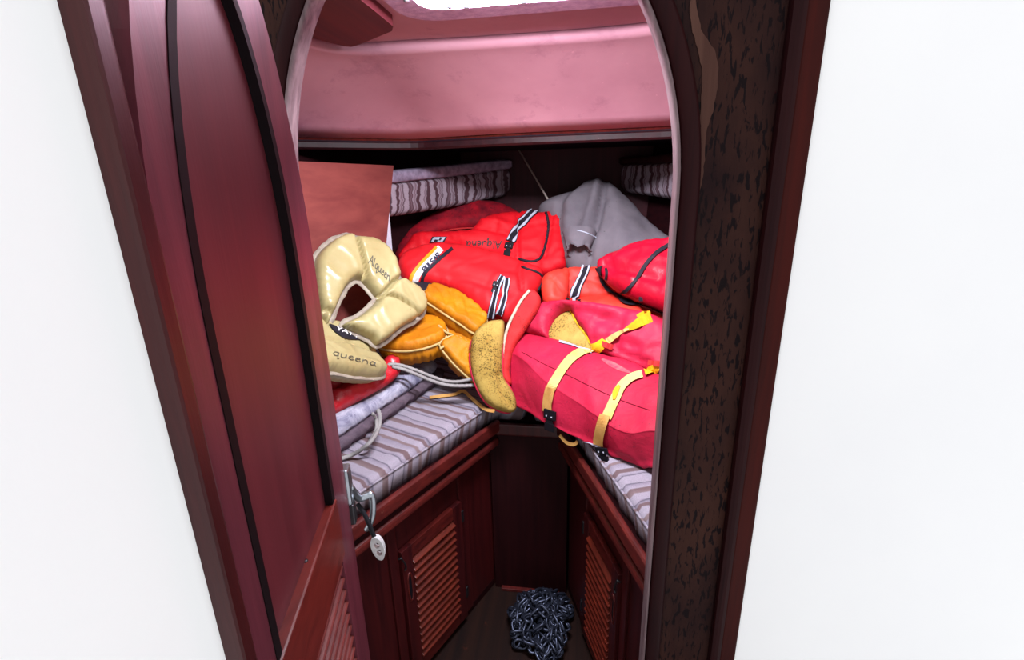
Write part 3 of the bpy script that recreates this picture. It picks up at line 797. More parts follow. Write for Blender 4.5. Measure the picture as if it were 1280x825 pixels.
# toggle: flattened oval with two eyes
tp_o = [(math.cos(2 * math.pi * i / 24), math.sin(2 * math.pi * i / 24)) for i in range(24)]
c0 = tq[1]; L_ = np.linalg.norm(tq[2] - tq[0]) / 2 + .002
def tog(pts_, hol):
    n1 = len(pts_); P = [Vector(q) for q in pts_]; ed = [(i, (i + 1) % n1) for i in range(n1)]; b0 = n1
    for h_ in hol:
        P += [Vector(q) for q in h_]; ed += [(b0 + i, b0 + (i + 1) % len(h_)) for i in range(len(h_))]; b0 += len(h_)
    co, e, fc, *_ = delaunay_2d_cdt(P, ed, [], 1, 1e-7); Pn = np.array([tuple(c) for c in co])
    fc = [f for f in fc if not any(inside(Pn[list(f)].mean(0)[None], np.array(h_))[0] for h_ in hol)]
    n = len(co); vs_ = []
    for sg in (1, -1):
        for a in Pn: vs_.append(c0 + ax * a[1] + sd * a[0] + fn * sg * .006)
    fs = [tuple(f) for f in fc] + [tuple(n + k for k in f[::-1]) for f in fc] + [(a, b, n + b, n + a) for a, b in ed]
    return vs_, fs
ov = [(.0115 * a * (1 - .12 * b), L_ * b) for a, b in tp_o]
h1 = [(.0052 * a, .0062 * b - .0075) for a, b in tp_o[::2]]; h2 = [(.0052 * a, .0062 * b + .0085) for a, b in tp_o[::2]]
a_, b_ = tog(ov, [h1, h2])
o = fix_normals(link_mesh('toggle', a_, b_, 'white_plastic', pc, False))
md = o.modifiers.new('round', 'BEVEL'); md.width = .003; md.segments = 2; md.limit_method = 'ANGLE'
# jamb and white partition aft of the door
JN = DO + DE * (DW + .004)
struct(box('trim_7', (0, -.05, 0), (.022, .008, 2.02), 'mahogany_v', None, .004, (JN, DE, DN, _Z)))
PN = JN + DE * .022
struct(box('wall_left', (PN[0] - .05, -.75, 0), (PN[0] - .005, PN[1], 2.02), 'laminate'))

# ================================================================ BERTHS
ZB = .72
LL = np.array([(-.59, .85), (-.311, 1.487)]); RL = np.array([(.16, .85), (-.082, 1.487)])
def berth(side):
    L = LL if side < 0 else RL
    lab = {-1: 'left v-berth base of dark mahogany with louvred locker door under striped cushion', 1: 'right v-berth base of dark mahogany with louvred locker door near the jamb'}[side]
    b = thing('berth_locker', (L[0][0], L[0][1], 0), lab, 'locker', 'v-berth bases')
    d_ = unit(L[1] - L[0]); d3 = np.array([d_[0], d_[1], 0])
    n3 = np.array([d_[1], -d_[0], 0]) * (1 if side < 0 else -1)           # towards the footwell
    if side < 0:
        poly = [tuple(L[0]), tuple(L[1]), (-.2, 1.487), (-.2, 2.29), (-.44, 2.29), (-.66, 2.0), (-.80, 1.72), (-.90, 1.35), (-.96, 1.10), (-1.0, .85)]
    else:
        poly = [tuple(L[0]), tuple(L[1]), (-.198, 1.487), (-.198, 2.29), (.13, 2.29), (.30, 2.0), (.42, 1.72), (.52, 1.35), (.57, 1.10), (.62, .85)]
    n = len(poly)
    fix_normals(link_mesh('top_panel', [(x, y, ZB - .02) for x, y in poly] + [(x, y, ZB) for x, y in poly],
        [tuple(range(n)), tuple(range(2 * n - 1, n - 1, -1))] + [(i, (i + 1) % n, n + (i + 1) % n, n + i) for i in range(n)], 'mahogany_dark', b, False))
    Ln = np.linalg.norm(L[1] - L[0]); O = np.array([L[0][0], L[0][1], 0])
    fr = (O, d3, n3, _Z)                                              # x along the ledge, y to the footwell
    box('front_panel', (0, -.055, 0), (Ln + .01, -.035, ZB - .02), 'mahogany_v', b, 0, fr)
    box('fiddle_rail', (0, .001, ZB - .030), (Ln, .020, ZB + .016), 'mahogany_worn', b, .010, fr, 3)
    box('rail_groove', (0, -.034, ZB - .075), (Ln, .004, ZB - .021), 'mahogany_dark', b, 0, fr)
    box('half_round_moulding', (0, -.034, ZB - .085), (Ln, .014, ZB - .055), 'mahogany_worn', b, .0125, fr, 4)
    # face frame round the door and the door itself
    x0, x1 = (.228, .502) if side < 0 else (.225, .49)
    z0, z1 = .03, .512
    box('face_frame', (x0 - .036, -.036, .03), (x0 - .004, -.026, .62), 'mahogany_v', b, .002, fr)
    box('face_frame', (x1 + .004, -.036, .03), (x1 + .045, -.026, .62), 'mahogany_v', b, .002, fr)
    box('toe_rail', (0, -.05, .0), (Ln, -.034, .03), 'mahogany_dark', b, .003, fr)
    st = .042
    dd = box('locker_door', (x0, -.034, z0), (x0 + st, -.016, z1), 'mahogany_v', b, .002, fr)
    hx = x0 if side < 0 else x0
    box('door_stile', (x1 - st, -.034, z0), (x1, -.016, z1), 'mahogany_v', dd, .002, fr)
    box('top_rail', (x0 + st, -.034, z1 - .044), (x1 - st, -.017, z1), 'mahogany', dd, .002, fr)
    box('bottom_rail', (x0 + st, -.034, z0), (x1 - st, -.017, z0 + .05), 'mahogany', dd, .002, fr)
    za, zb = z0 + .05, z1 - .044; ns_ = 14; pitch = (zb - za) / ns_
    c_, s_ = math.cos(math.radians(35)), math.sin(math.radians(35))
    for i in range(ns_):
        f2 = (O + n3 * -.025 + _Z * (za + pitch * (i + .5)), d3, n3 * c_ - _Z * s_, n3 * s_ + _Z * c_)
        box('slat', (x0 + st - .002, -.018, -.004), (x1 - st + .002, .018, .004), 'slat', dd, .0028, f2, 2)
    box('louvre_bead', (x0 + st - .002, -.018, z0 + .048), (x1 - st + .002, -.014, z0 + .052), 'mahogany_worn', dd, .001, fr, 1)
    # recessed pull: an oval lip round a flat black plate painting its shade
    cx_, cz_ = x0 + .021, .375
    pl = []
    for i in range(20):
        a = 2 * math.pi * i / 20
        pl.append(O + d3 * (cx_ + .0085 * math.cos(a)) + n3 * -.0155 + _Z * (cz_ + 0.05 * math.copysign(abs(math.sin(a)) ** .7, math.sin(a))))
    tube('pull_lip', pl, .0032, 'mahogany', dd, 6, True, 0)
    box('pull_shade_plate', (cx_ - .008, -.0165, cz_ - .047), (cx_ + .008, -.0152, cz_ + .047), 'black_plastic', dd, 0, fr)  # flat black standing in for the recess's shade, not a plastic part
    # hook and eye
    hz = z1 - .035
    tube('hook_latch', [O + d3 * (x0 + a) + n3 * c + _Z * (hz + zz) for a, c, zz in ((-.012, -.018, .022), (-.008, -.010, .026), (-.003, -.011, .015), (.003, -.010, .0), (.007, -.010, -.018), (.003, -.012, -.026))], .0028, 'brass', dd, 6)
    for hz in (z1 - .06, z0 + .105):
        o = box('hinge', (x1 - .003, -.020, hz - .022), (x1 + .008, -.013, hz + .022), 'brass', dd, .002, fr)
    return b
berth(-1); berth(1)
# end panel of the footwell and its top strip
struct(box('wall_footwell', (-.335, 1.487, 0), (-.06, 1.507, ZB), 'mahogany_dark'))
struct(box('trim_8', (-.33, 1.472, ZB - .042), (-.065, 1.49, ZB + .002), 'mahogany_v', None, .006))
struct(box('trim_9', (-.31, 1.470, 0), (-.085, 1.487, .012), 'mahogany_worn', None, .002))

# berth cushions
ZC = .808
def cushion(name, poly, z0, z1, mat, label, front, R=.022, res=.016):
    c = thing(name, (poly[0][0], poly[0][1], z0), label, 'cushion')
    zm = z1 - .022
    s = puff('cover', poly, None, .022, zm - z0, R, mat, c, res, 0, 2.4, 4.0, (), (.0025, 7), plane=(np.array([0, 0, zm]), _Z), world=True, Rb=.012)
    e = [np.array([x, y, zm + .008]) for x, y in front]
    if len(e) > 1: tube('piping', resample(np.array(e), .03), .0035, mat, c, 6, False, 0)
    return c, s
cpl = [(-.585, .862), (-.322, 1.462), (-.305, 1.495), (-.204, 1.50), (-.204, 2.285), (-.43, 2.285), (-.65, 2.0), (-.79, 1.72), (-.885, 1.35), (-.95, 1.10), (-.99, .862)]
cL, sCL = cushion('berth_cushion', cpl, ZB + .001, ZC, 'stripe_left', 'striped beige and brown cushion on the left berth beside the door', [(-.585, .866), (-.322, 1.462)])
cpr = [(.155, .862), (-.072, 1.462), (-.09, 1.495), (-.196, 1.50), (-.196, 2.285), (.12, 2.285), (.29, 2.0), (.41, 1.72), (.51, 1.35), (.56, 1.10), (.61, .862)]
cR, sCR = cushion('berth_cushion', cpr, ZB + .001, ZC, 'stripe_right', 'striped beige cushion on the right berth under the crimson vest', [(.155, .866), (-.072, 1.462)])

# long cushion lying on the left berth: corduroy boxing, mottled top
c2 = thing('long_cushion', (-.8, 1.2, ZC), 'long grey cushion with mottled worn top lying along the left berth', 'cushion')
lp = [(-.688, .90), (-.657, 1.078), (-.53, 1.606), (-.54, 1.66), (-.62, 1.70), (-.78, 1.68), (-.86, 1.35), (-.92, 1.10), (-.95, .90)]
s2 = puff('boxing', lp, None, .012, .028, .015, 'corduroy', c2, .018, 0, 2.4, 4, plane=(np.array([0, 0, ZC + .032]), _Z), world=True)
lp2 = [(-.705, .90), (-.672, 1.078), (-.618, 1.3), (-.553, 1.58), (-.575, 1.65), (-.66, 1.68), (-.78, 1.66), (-.86, 1.35), (-.92, 1.10), (-.95, .90)]
sM = puff('mottled_top', lp2, None, .030, .020, .035, 'mottled', c2, .014, 2, 2.2, 3, (), (.006, 8), crease=0, plane=(np.array([0, 0, ZC + .062]), _Z), world=True)

# shelf edges and backrest cushions along the hull
def shelf(L0, L1, zf, mat, lab1, lab2, endx):
    """L0 near, L1 far points (px,py,Y) of the top edge of the carpeted shelf front"""
    sh = []
    A = [at_y(*q) for q in L0]; B = [at_y(*q) for q in L1]
    return A, B
# left shelf: carpeted front board with rounded end, then the striped backrest below it
def hullside(name1, name2, tops, mids, bots, mat, out, lab1, lab2):
    T_ = [at_y(*q) for q in tops]; Mi = [at_y(*q) for q in mids]; Bo = [at_y(*q) for q in bots]
    out = np.array([out[0], out[1], 0.0])
    sec = []
    for a, b in zip(T_, Mi):
        c = (a + b) / 2; hh = (b - a) / 2
        sec.append([c - hh * .9, c - hh * .55 - out * .012, c + hh * .55 - out * .012, c + hh * .86, c + hh * .86 + out * .035, c - hh * .9 + out * .035])
    s = loft(name1, sec, 'carpet', None, 3, 4, (.002, 20)); solo(s.obj, lab1, 'shelf')
    sec = []
    for a, b in zip(Mi, Bo):
        c = (a + b) / 2; hh = (b - a) / 2
        sec.append([c - hh * .98 + out * .01, c - hh * .6, c + hh * .6, c + hh * .98 + out * .01, c + hh * .98 + out * .035, c - hh * .98 + out * .035])
    s = loft(name2, sec, mat, None, 4, 4, (.002, 12)); solo(s.obj, lab2, 'cushion')
hullside('hull_shelf', 'backrest_cushion', [(478, 214.5, 1.745), (490, 213, 1.78), (560, 206, 2.03), (620, 200, 2.22), (636, 199, 2.26)],
         [(478, 231.5, 1.745), (490, 230, 1.78), (560, 222, 2.03), (620, 214, 2.22), (636, 212, 2.26)],
         [(478, 271, 1.745), (490, 269, 1.78), (560, 258, 2.03), (620, 246, 2.22), (634, 243, 2.26)], 'flame_left', (-.82, .57),
         'grey carpeted shelf edge along the left hull above the striped backrest', 'brown flame-striped backrest cushion on the left hull beside plywood sheet')
hullside('hull_shelf', 'backrest_cushion', [(778, 196, 2.24), (810, 194, 2.12), (850, 190, 1.95), (880, 186, 1.85)],
         [(778, 207, 2.24), (810, 206, 2.12), (850, 203, 1.95), (880, 201, 1.85)],
         [(778, 239, 2.24), (810, 243, 2.12), (850, 249, 1.95), (880, 253, 1.85)], 'flame_right', (.82, .57),
         'dark shelf edge along the right hull above the short striped backrest', 'brown flame-striped backrest cushion on the right hull behind grey sack')
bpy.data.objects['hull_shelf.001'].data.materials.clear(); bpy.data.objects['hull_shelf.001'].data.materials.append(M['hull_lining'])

# plywood sheet and white board leaning on the left hull
def sheet(name, pts, th, mat):
    P = [at_y(*q) for q in pts]; nn = unit(np.cross(P[1] - P[0], P[-1] - P[0]))
    if nn @ (CAM - P[0]) < 0: nn = -nn
    n = len(P)
    return fix_normals(link_mesh(name, P + [q - nn * th for q in P], [tuple(range(n)), tuple(range(2 * n - 1, n - 1, -1))] + [(i, (i + 1) % n, n + (i + 1) % n, n + i) for i in range(n)], mat, None, False)), nn
A0 = at_y(372, 202, 1.30); A1 = at_y(492, 207, 1.70)
hd = unit((A1 - A0) * np.array([1, 1, 0])); pn = np.array([hd[1], -hd[0], 0.0])
def onp(px, py, off=0.0): return on(px, py, A1 + pn * (off - .045), pn)
Pb = [onp(340, 200), onp(492, 207), onp(483, 310), onp(474, 402)]
dn_ = unit(Pb[3] - Pb[1]); Pb[3] = Pb[1] + dn_ * ((ZC + .10 - Pb[1][2]) / dn_[2]); Pb.append(np.array([*(Pb[0] + (Pb[3] - Pb[1]))[:2], Pb[3][2]])); Pb.pop(2)
def flat(name, P, nn, th, mat):
    n = len(P)
    return fix_normals(link_mesh(name, list(P) + [q - nn * th for q in P], [tuple(range(n)), tuple(range(2 * n - 1, n - 1, -1))] + [(i, (i + 1) % n, n + (i + 1) % n, n + i) for i in range(n)], mat, None, False))
solo(flat('plywood_sheet', Pb, pn, .010, 'plywood'), 'reddish plywood sheet leaning on the left hull behind the cream jackets', 'board')
Pw = [onp(462, 262, -.02), onp(486.5, 264, -.02), onp(493, 345, -.02), onp(466, 345, -.02)]
Pw[2] = Pw[1] + (Pw[2] - Pw[1]) * ((ZC + .02 - Pw[1][2]) / (Pw[2][2] - Pw[1][2])); Pw[3] = Pw[0] + (Pw[3] - Pw[0]) * ((ZC + .02 - Pw[0][2]) / (Pw[3][2] - Pw[0][2]))
solo(flat('white_board', Pw, pn, .006, 'white_sheet'), 'white board showing as a thin sliver behind the plywood sheet', 'board')
# thin rod leaning on the forward bulkhead
solo(tube('thin_rod', [at_y(644, 179, 2.28), at_y(690, 258, 2.13), at_y(715, 300, 2.06)], .0042, 'rod', None, 8, False, 0), 'thin pale rod leaning against the dark forward bulkhead behind grey sack', 'rod')
#__SOFT__
# ================================================================ THE PILE OF SAFETY GEAR
BW = ('black_web', 'white_web')
def webbing(root, surf, path, w, lift=.004, name='strap', mat='black_web', edge='white_web', ew=.18):
    s_ = strip(name, surf, path, w, mat, root, lift)
    P = catmull(np.asarray(path, float), 6); 
    for sg in (-1, 1):
        Q = []
        for i in range(len(P)):
            t_ = unit(P[min(i + 1, len(P) - 1)] - P[max(i - 1, 0)]); Q.append(P[i] + np.array([-t_[1], t_[0]]) * sg * w * (.5 - ew))
        strip('strap_stripe', surf, Q[::3] + [Q[-1]], w * ew * 1.1, edge, s_, lift + .0012, 3, 3)
    return s_
def buckle(root, surf, c, right, up, lift=.006, w=1.0, h=1.0):
    """side-release buckle: two halves, prongs between"""
    c = np.array(c, float); right = np.array(right, float); up = np.array(up, float)
    O = surf.at(*c, lift)
    if O is None: return None
    A = surf.at(*(c + right), lift); B = surf.at(*(c + up), lift)
    n_ = unit(CAM - O)
    if A is None: A = O + unit(np.cross(n_, (0, 0, 1))) * .02
    if B is None: B = O + np.array([0, 0, .02])
    ex = A - O; ey = B - O; lx = np.linalg.norm(ex); ex = unit(ex); ey = unit(ey - ex * (ey @ ex)); ez = np.cross(ex, ey)
    if ez @ n_ < 0: ez = -ez
    ly = np.linalg.norm(B - O)
    fr = (O, ex, ey, ez)
    b = box('buckle', (-lx, .12 * ly, -.002), (lx, ly, .005), 'black_plastic', root, .0015, fr)
    box('buckle_clip', (-lx * .8, -ly, -.002), (lx * .8, -.25 * ly, .004), 'black_plastic', b, .0015, fr)
    box('buckle_prong', (-lx * .55, -.3 * ly, -.001), (lx * .55, .2 * ly, .003), 'black_plastic', b, .001, fr)
    for sg in (-1, 1):
        box('buckle_stud', (sg * lx * .45 - .0022, .4 * ly - .0022, .004), (sg * lx * .45 + .0022, .4 * ly + .0022, .0065), 'white_web', b, .0008, fr)
    return b

# ---- grey canvas sack at the back
sk = thing('canvas_sack', (0, 1.95, ZC), 'large grey canvas sack with gathered mouth behind the red life vests', 'sack')
SA = [(745, 232, 2.16), (850, 310, 1.92), (700, 335, 1.92)]
out = [(672, 268), (690, 253), (716, 245), (733, 234), (750, 230.5), (767, 236), (790, 256), (812, 280), (830, 295), (860, 320), (862, 360), (790, 362), (745, 350), (712, 345), (700, 320), (690, 295)]
sS = puff('sack_body', out, SA, .12, .05, .17, 'canvas', sk, .013, 4, 2.0, 2.2, (), (.007, 6), (0.003, .05, .05), crease=0,
    folds=[([(757, 234), (757, 255), (752, 290), (742, 322), (738, 345)], .012, -.030), ([(751, 238), (745, 270), (735, 300)], .016, .020),
           ([(768, 240), (772, 280), (778, 330)], .03, .012), ([(722, 246), (706, 272), (702, 300)], .012, -.016), ([(735, 240), (718, 268), (712, 300)], .02, .014), ([(800, 285), (815, 310), (820, 340)], .03, -.012)])
mc = sS.at(724, 300, .0); md_ = at_y(722, 324, mc[1] - .055)
axm = unit(md_ - mc); sx = unit(np.cross(axm, CAM - mc)); sy = np.cross(sx, axm)
rings = []
for k_, (f_, r1, r2) in enumerate([(-.05, .066, .05), (.018, .052, .042), (.04, .045, .038), (.062, .04, .034), (.078, .046, .040), (.082, .050, .044), (.078, .042, .036), (.05, .03, .026), (.01, .022, .02)]):
    rg = []
    for i in range(26):
        a = 2 * math.pi * i / 26
        wv = 1 + (.12 * math.sin(7 * a + 1) + .07 * math.sin(11 * a)) * min(max(f_, 0) / .05, 1)
        rg.append(mc + axm * (f_ * .62 + .006 * math.sin(5 * a) * (f_ > .05)) + sx * math.cos(a) * r1 * wv + sy * math.sin(a) * r2 * wv)
    rings.append(rg)
sN = loft('sack_mouth', rings, 'canvas', sk, 1, 3, (.004, 30), False)
strip('seam_stitching', Multi(sS, sN), [(721, 288), (733, 291), (746, 297)], 1.0, 'white_web', sk, .002, 2)
blob = puff('pale_lining', [(707, 322), (716, 318), (722, 326), (718, 340), (706, 342), (702, 332)], [(707, 322, 1.93), (722, 326, 1.93), (710, 342, 1.90)], .02, .02, .02, cloth('bluish_lining', (96, 92, 124), None, .8, .2), sk)

# ---- maroon horseshoe buoy behind
hb = thing('horseshoe_buoy', (-.5, 2.0, ZC), 'mottled maroon horseshoe buoy behind the uppermost red life vest', 'lifebuoy')
puff('buoy_body', [(493, 345), (492, 325), (499, 306), (512, 289), (532, 274), (556, 262), (585, 254), (612, 253), (634, 259), (652, 272), (640, 292), (618, 292), (600, 286), (578, 287), (556, 291), (535, 302), (522, 318), (512, 338)],
     [(493, 330, 1.92), (600, 254, 2.20), (640, 290, 2.11)], .04, .015, .05, 'maroon', hb, .012, 3, 2.0, None, (), (.004, 10))
tube('buoy_piping', [at_y(a, b, c) for a, b, c in ((545, 293, 2.0), (560, 288, 2.02), (578, 285.5, 2.04), (596, 285, 2.05))], .004, 'red_flap', hb, 6)
pt_ = bpy.data.objects['buoy_body']
BS = Surf([np.array(v.co) + np.array(_org[hb.name]) for v in pt_.data.vertices], [list(p.vertices) for p in pt_.data.polygons])
strip('buoy_tab', BS, [(605, 276), (613, 273), (621, 272)], 4, 'black_web', hb, .008)

# ---- red life vest with handwriting (uppermost)
rv = thing('life_vest', (-.35, 1.95, ZC), 'red life vest with upside-down handwritten name, lying above the white-taped vest', 'life vest', 'life vests')
RA = [(500, 325, 1.85), (705, 262, 2.06), (700, 340, 1.88)]
out = [(497, 323), (507, 309), (516, 297), (524, 292.5), (548, 291), (586, 290), (597, 280), (606, 274), (622, 269), (645, 266.5), (662, 265), (670, 268), (684, 267), (690, 263), (700, 263), (705, 268), (707, 300), (709, 333), (703, 338), (690, 343), (668, 346), (640, 345), (600, 335), (560, 325), (530, 320), (512, 324), (502, 327)]
sR = puff('vest_body', out, RA, .045, .05, .05, 'red', rv, .011, 2, 2.2, None,
    [([(650, 268), (647, 300), (648, 330)], .008, .35), ([(588, 290), (612, 294), (640, 300)], .007, .28)], (.006, 9), (.003, .045, .03),
    folds=[([(690, 270), (686, 300), (680, 325)], .008, -.016), ([(540, 305), (590, 310), (640, 322)], .02, -.010), ([(600, 280), (620, 284), (640, 288)], .012, .008)])
line_on('vest_trim', sR, [(682.5, 266), (685, 280), (683, 298), (679, 314), (674.5, 323.5), (666, 327), (656, 326), (649, 324)], .0055, 'black_trim', rv)
line_on('vest_trim', sR, [(704, 267), (705, 285), (707.5, 310), (709, 332)], .0055, 'black_trim', rv)
webbing(rv, sR, [(670, 262), (664, 268), (655, 277), (648, 284), (642, 293), (638, 303)], 10, .010)
buckle(rv, sR, (635.5, 312), (5.2, .6), (.6, -8))
write('handwriting', sR, 'Alquena', (627, 301.5), (-10.2, .45), (-1.0, 9.5), .0019, 'black_ink', rv, .0025, lambda x: (0, -.9 * x + .12 * x * x))
pl = strip('label_patch', sR, [(538.5, 300), (557, 300)], 9, 'black_trim', rv, .003, 4, 2, (-.55, 1))
strip('label_print', sR, [(541, 300), (555, 300)], 7, 'white_web', pl, .0045, 4, 2, (-.55, 1))
strip('label_print', sR, [(543.5, 302), (547.5, 302)], 2.6, 'black_trim', pl, .006, 3, 2, (-.55, 1))
strip('label_print', sR, [(549.5, 299.5), (552, 299.5)], 5, 'black_trim', pl, .006, 3, 2, (-.55, 1))

# ---- vest with the white tape
pv = thing('life_vest', (-.4, 1.75, ZC), 'bright red life vest with white lettered tape, buckled striped strap beside yellow foam', 'life vest', 'life vests')
PA = [(515, 365, 1.66), (690, 335, 1.88), (610, 398, 1.64)]
out = [(496.5, 336), (503, 323), (516, 316), (532, 311.5), (550, 309.5), (572, 310.5), (610, 318), (648, 331), (666, 337), (676, 341), (680, 348), (676, 362), (668, 372), (655, 388), (640, 402), (626, 402), (600, 393), (582, 376), (560, 361), (545, 356), (530, 356), (515, 360), (503, 352)]
sP = puff('vest_body', out, PA, .06, .09, .06, 'red_pulsar', pv, .011, 3, 2.3, None, [([(655, 332), (648, 350), (650, 372)], .008, .3)], (.005, 8), (.003, .05, .03),
    folds=[([(545, 350), (590, 362), (630, 378)], .016, -.012), ([(540, 335), (585, 345), (640, 362)], .03, .008), ([(606, 392), (612, 370), (622, 355)], .012, .006)])
line_on('vest_trim', sP, [(652, 333), (658, 336), (667, 339), (674, 342), (678, 347), (677, 354), (672, 363)], .005, 'black_trim', pv)
strip('chest_tape', sP, [(551, 310.5), (541, 321), (530, 332), (522, 342), (518.5, 349), (517, 357)], 9.5, 'white_tape', pv, .0035)
strip('tape_edging', sP, [(546, 309.5), (536, 320), (525, 331), (517, 341), (514, 349), (512.5, 356)], 3.6, 'orange_tape', pv, .005)
strip('tape_edging', sP, [(566, 311), (556, 318.5), (545, 328), (535, 337), (529.5, 344), (527.5, 351), (527, 358)], 4.2, 'black_trim', pv, .005)
write('tape_lettering', sP, 'PULSAR', (531, 340), (4.3, -4.25), (-3.4, -4.2), .0022, 'navy_ink', pv, .0052)
webbing(pv, sP, [(628, 346), (622, 358), (618, 372), (614, 396)], 9.5, .010)
webbing(pv, sP, [(634, 349), (632.5, 362), (630, 376), (625, 392)], 8.5, .011)
buckle(pv, sP, (618.5, 360.5), (5.5, 1.5), (1.8, -7), .016)
un = puff('dark_lining', [(508, 358), (522, 354), (540, 355), (550, 362), (536, 370), (528, 366), (516, 361)], [(508, 358, 1.64), (545, 356, 1.69), (532, 370, 1.62)], .014, .03, .02, 'black_trim', pv, .008)

# ---- orange-red vest in the middle on the right
ov_ = thing('life_vest', (.05, 1.75, ZC), 'orange-red life vest with striped strap between grey sack and crimson vest', 'life vest', 'life vests')
sO1 = puff('vest_panel', [(677, 352), (683, 342), (700, 337), (710, 337), (712, 352), (708, 378), (694, 384), (680, 376)], [(677, 352, 1.72), (708, 337, 1.78), (700, 380, 1.68)], .03, .06, .03, 'orange_red', ov_, .009, 3, 2.4, None, (), (.004, 12))
sO2 = puff('vest_panel', [(706, 338), (725, 335), (752, 335), (775, 345), (792, 370), (770, 378), (730, 378), (706, 374)], [(706, 338, 1.80), (752, 335, 1.82), (740, 378, 1.74)], .04, .07, .035, 'orange_red', ov_, .010, 3, 2.4, None, (), (.005, 10), (.002, .04, .02))
sO3 = puff('vest_panel', [(682, 382), (696, 376), (720, 370), (755, 368), (790, 372), (835, 384), (855, 400), (850, 414), (800, 402), (750, 389), (705, 386)], [(690, 380, 1.74), (760, 368, 1.78), (835, 405, 1.52)], .03, .06, .04, 'orange_red', ov_, .010, 3, 2.2, None, (), (.005, 10), folds=[([(760, 372), (790, 384), (830, 396)], .012, -.008)])
mo = Multi(sO1, sO2, sO3)
webbing(ov_, mo, [(733.5, 331), (730, 341), (724, 354), (719.5, 364), (717, 374)], 10.5, .010)
for i_, q in enumerate(((711, 377), (718.5, 377), (725, 377.5))):
    a = mo.at(*q, .012)
    if a is not None: box('strap_adjuster', a - .006, a + .006, 'black_plastic' if i_ != 1 else 'white_web', ov_, .002)

# ---- crimson vest with black cords at the right jamb
cv = thing('life_vest', (.25, 1.6, ZC), 'glossy deep red vest with black webbing loops beside the right jamb', 'life vest', 'life vests')
sC = puff('vest_body', [(746, 336), (752, 329), (764, 322), (780, 315), (798, 309), (815, 307), (850, 303), (880, 310), (885, 380), (850, 392), (820, 384), (796, 374), (772, 363), (757, 352)], [(748, 336, 1.72), (850, 303, 1.70), (820, 384, 1.50)],
    .06, .07, .08, 'deep_red', cv, .011, 3, 2.2, None, (), (.007, 9), (.002, .04, .03), folds=[([(760, 340), (790, 350), (830, 362)], .02, -.02), ([(775, 318), (768, 335), (770, 350)], .01, -.010)])
strip('webbing_loop', sC, [(838, 306), (822, 316), (808, 331), (797, 348), (786, 361), (771, 371)], 4.6, 'black_trim', cv, .006)
strip('webbing_loop', Multi(sC, sO3, sO2), [(750, 334), (751, 346), (754, 357), (762, 365), (772, 371), (779, 378), (790, 381), (802, 381), (815, 385), (832, 393)], 5.2, 'black_trim', cv, .010)
strip('webbing_loop', sC, [(757, 336), (759, 342), (758, 350)], 3, 'black_trim', cv, .004)
box('loop_tab', sC.at(801, 374, 0) - .006, sC.at(801, 374, 0) + .008, 'black_trim', cv, .002)

# ---- amber vest folded in blocks with cream piping
av = thing('life_vest', (-.5, 1.5, ZC), 'amber yellow folded vest with cream piping between cream jackets and red vest', 'life vest', 'life vests')
def amber(outl, anc, T_, Tb_, R_, fold=()):
    s_ = puff('vest_block', outl, anc, T_, .004, R_, 'amber', av, .008, 2, 4.2, None, (), (.006, 11), (.0018, .045, .02), folds=fold)
    puff('block_side', outl, anc, .001, Tb_, R_ * .5, 'amber_side', av, .010, 3, 2.2, 4.5, (), (.003, 12), zmin=ZC + .012)
    rim = s_.rim
    tube('piping', resample(rim, .012, True), .0042, 'cream_piping', av, 6, True, 0)
    return s_
sA0 = puff('vest_base', [(505, 402), (530, 388), (560, 392), (590, 412), (596, 440), (570, 440), (540, 425), (510, 415)], [(505, 402, 1.62), (570, 392, 1.66), (580, 440, 1.50)], .012, .10, .03, 'amber_side', av, .011)
sA1 = amber([(528.5, 374), (532, 363), (541, 359.5), (556, 363), (578, 374), (598, 389), (609, 401), (604, 412), (594, 418.5), (578, 408), (560, 396), (542, 384)], [(530, 372, 1.60), (606, 398, 1.62), (592, 419, 1.52)], 0.034, .075, .024,
    [([(545, 366), (552, 376), (556, 388)], .006, -.006), ([(560, 371), (567, 382), (570, 394)], .006, -.006), ([(578, 380), (582, 392), (584, 404)], .006, -.006)])
sA2 = amber([(472, 434.5), (482, 424), (497, 414.5), (516, 406.5), (537, 401.5), (552, 405), (560, 414), (556, 424), (548, 430), (534, 435), (518, 438.5), (496, 439.5)], [(472, 434, 1.42), (537, 401, 1.60), (550, 430, 1.46)], .034, .060, .024)
sA3 = amber([(549, 431), (557, 423), (568, 420), (582, 426), (600, 440), (606, 470), (592, 476), (576, 464), (560, 447)], [(549, 431, 1.46), (590, 430, 1.52), (595, 472, 1.45)], .026, .060, .022)
tube('piping_cord', [s for s in [sA2.at(548, 408, .004), sA2.at(556, 416, .006)] if s is not None] + [at_y(566, 420, 1.515), at_y(558, 430, 1.46), at_y(550, 436, 1.44)], .004, 'cream_piping', av, 6)
tube('piping_cord', [at_y(562, 418, 1.53), at_y(576, 424, 1.52), at_y(590, 432, 1.51)], .004, 'cream_piping', av, 6)

# ---- red vinyl pouch under the cream jackets
rc = thing('red_vinyl_bag', (-.75, 1.2, ZC + .09), 'crumpled red vinyl bag under the cream jackets on mottled cushion', 'bag')
puff('bag_body', [(385, 520), (392, 480), (408, 466), (440, 462), (466, 462), (486, 445), (500, 452), (500, 466), (486, 480), (466, 492), (440, 506), (414, 519)], [(395, 500, 1.16), (486, 447, 1.42), (470, 492, 1.27)], .028, .012, .03, 'red_vinyl', rc, .010, 3, 2.2, None, (), (.010, 11), (.004, .04, .03),
     folds=[([(412, 492), (432, 482), (452, 476)], .008, -.018), ([(420, 500), (440, 494), (470, 474)], .012, .010), ([(478, 455), (488, 462), (498, 462)], .008, -.012), ([(425, 474), (445, 470)], .01, .010)])

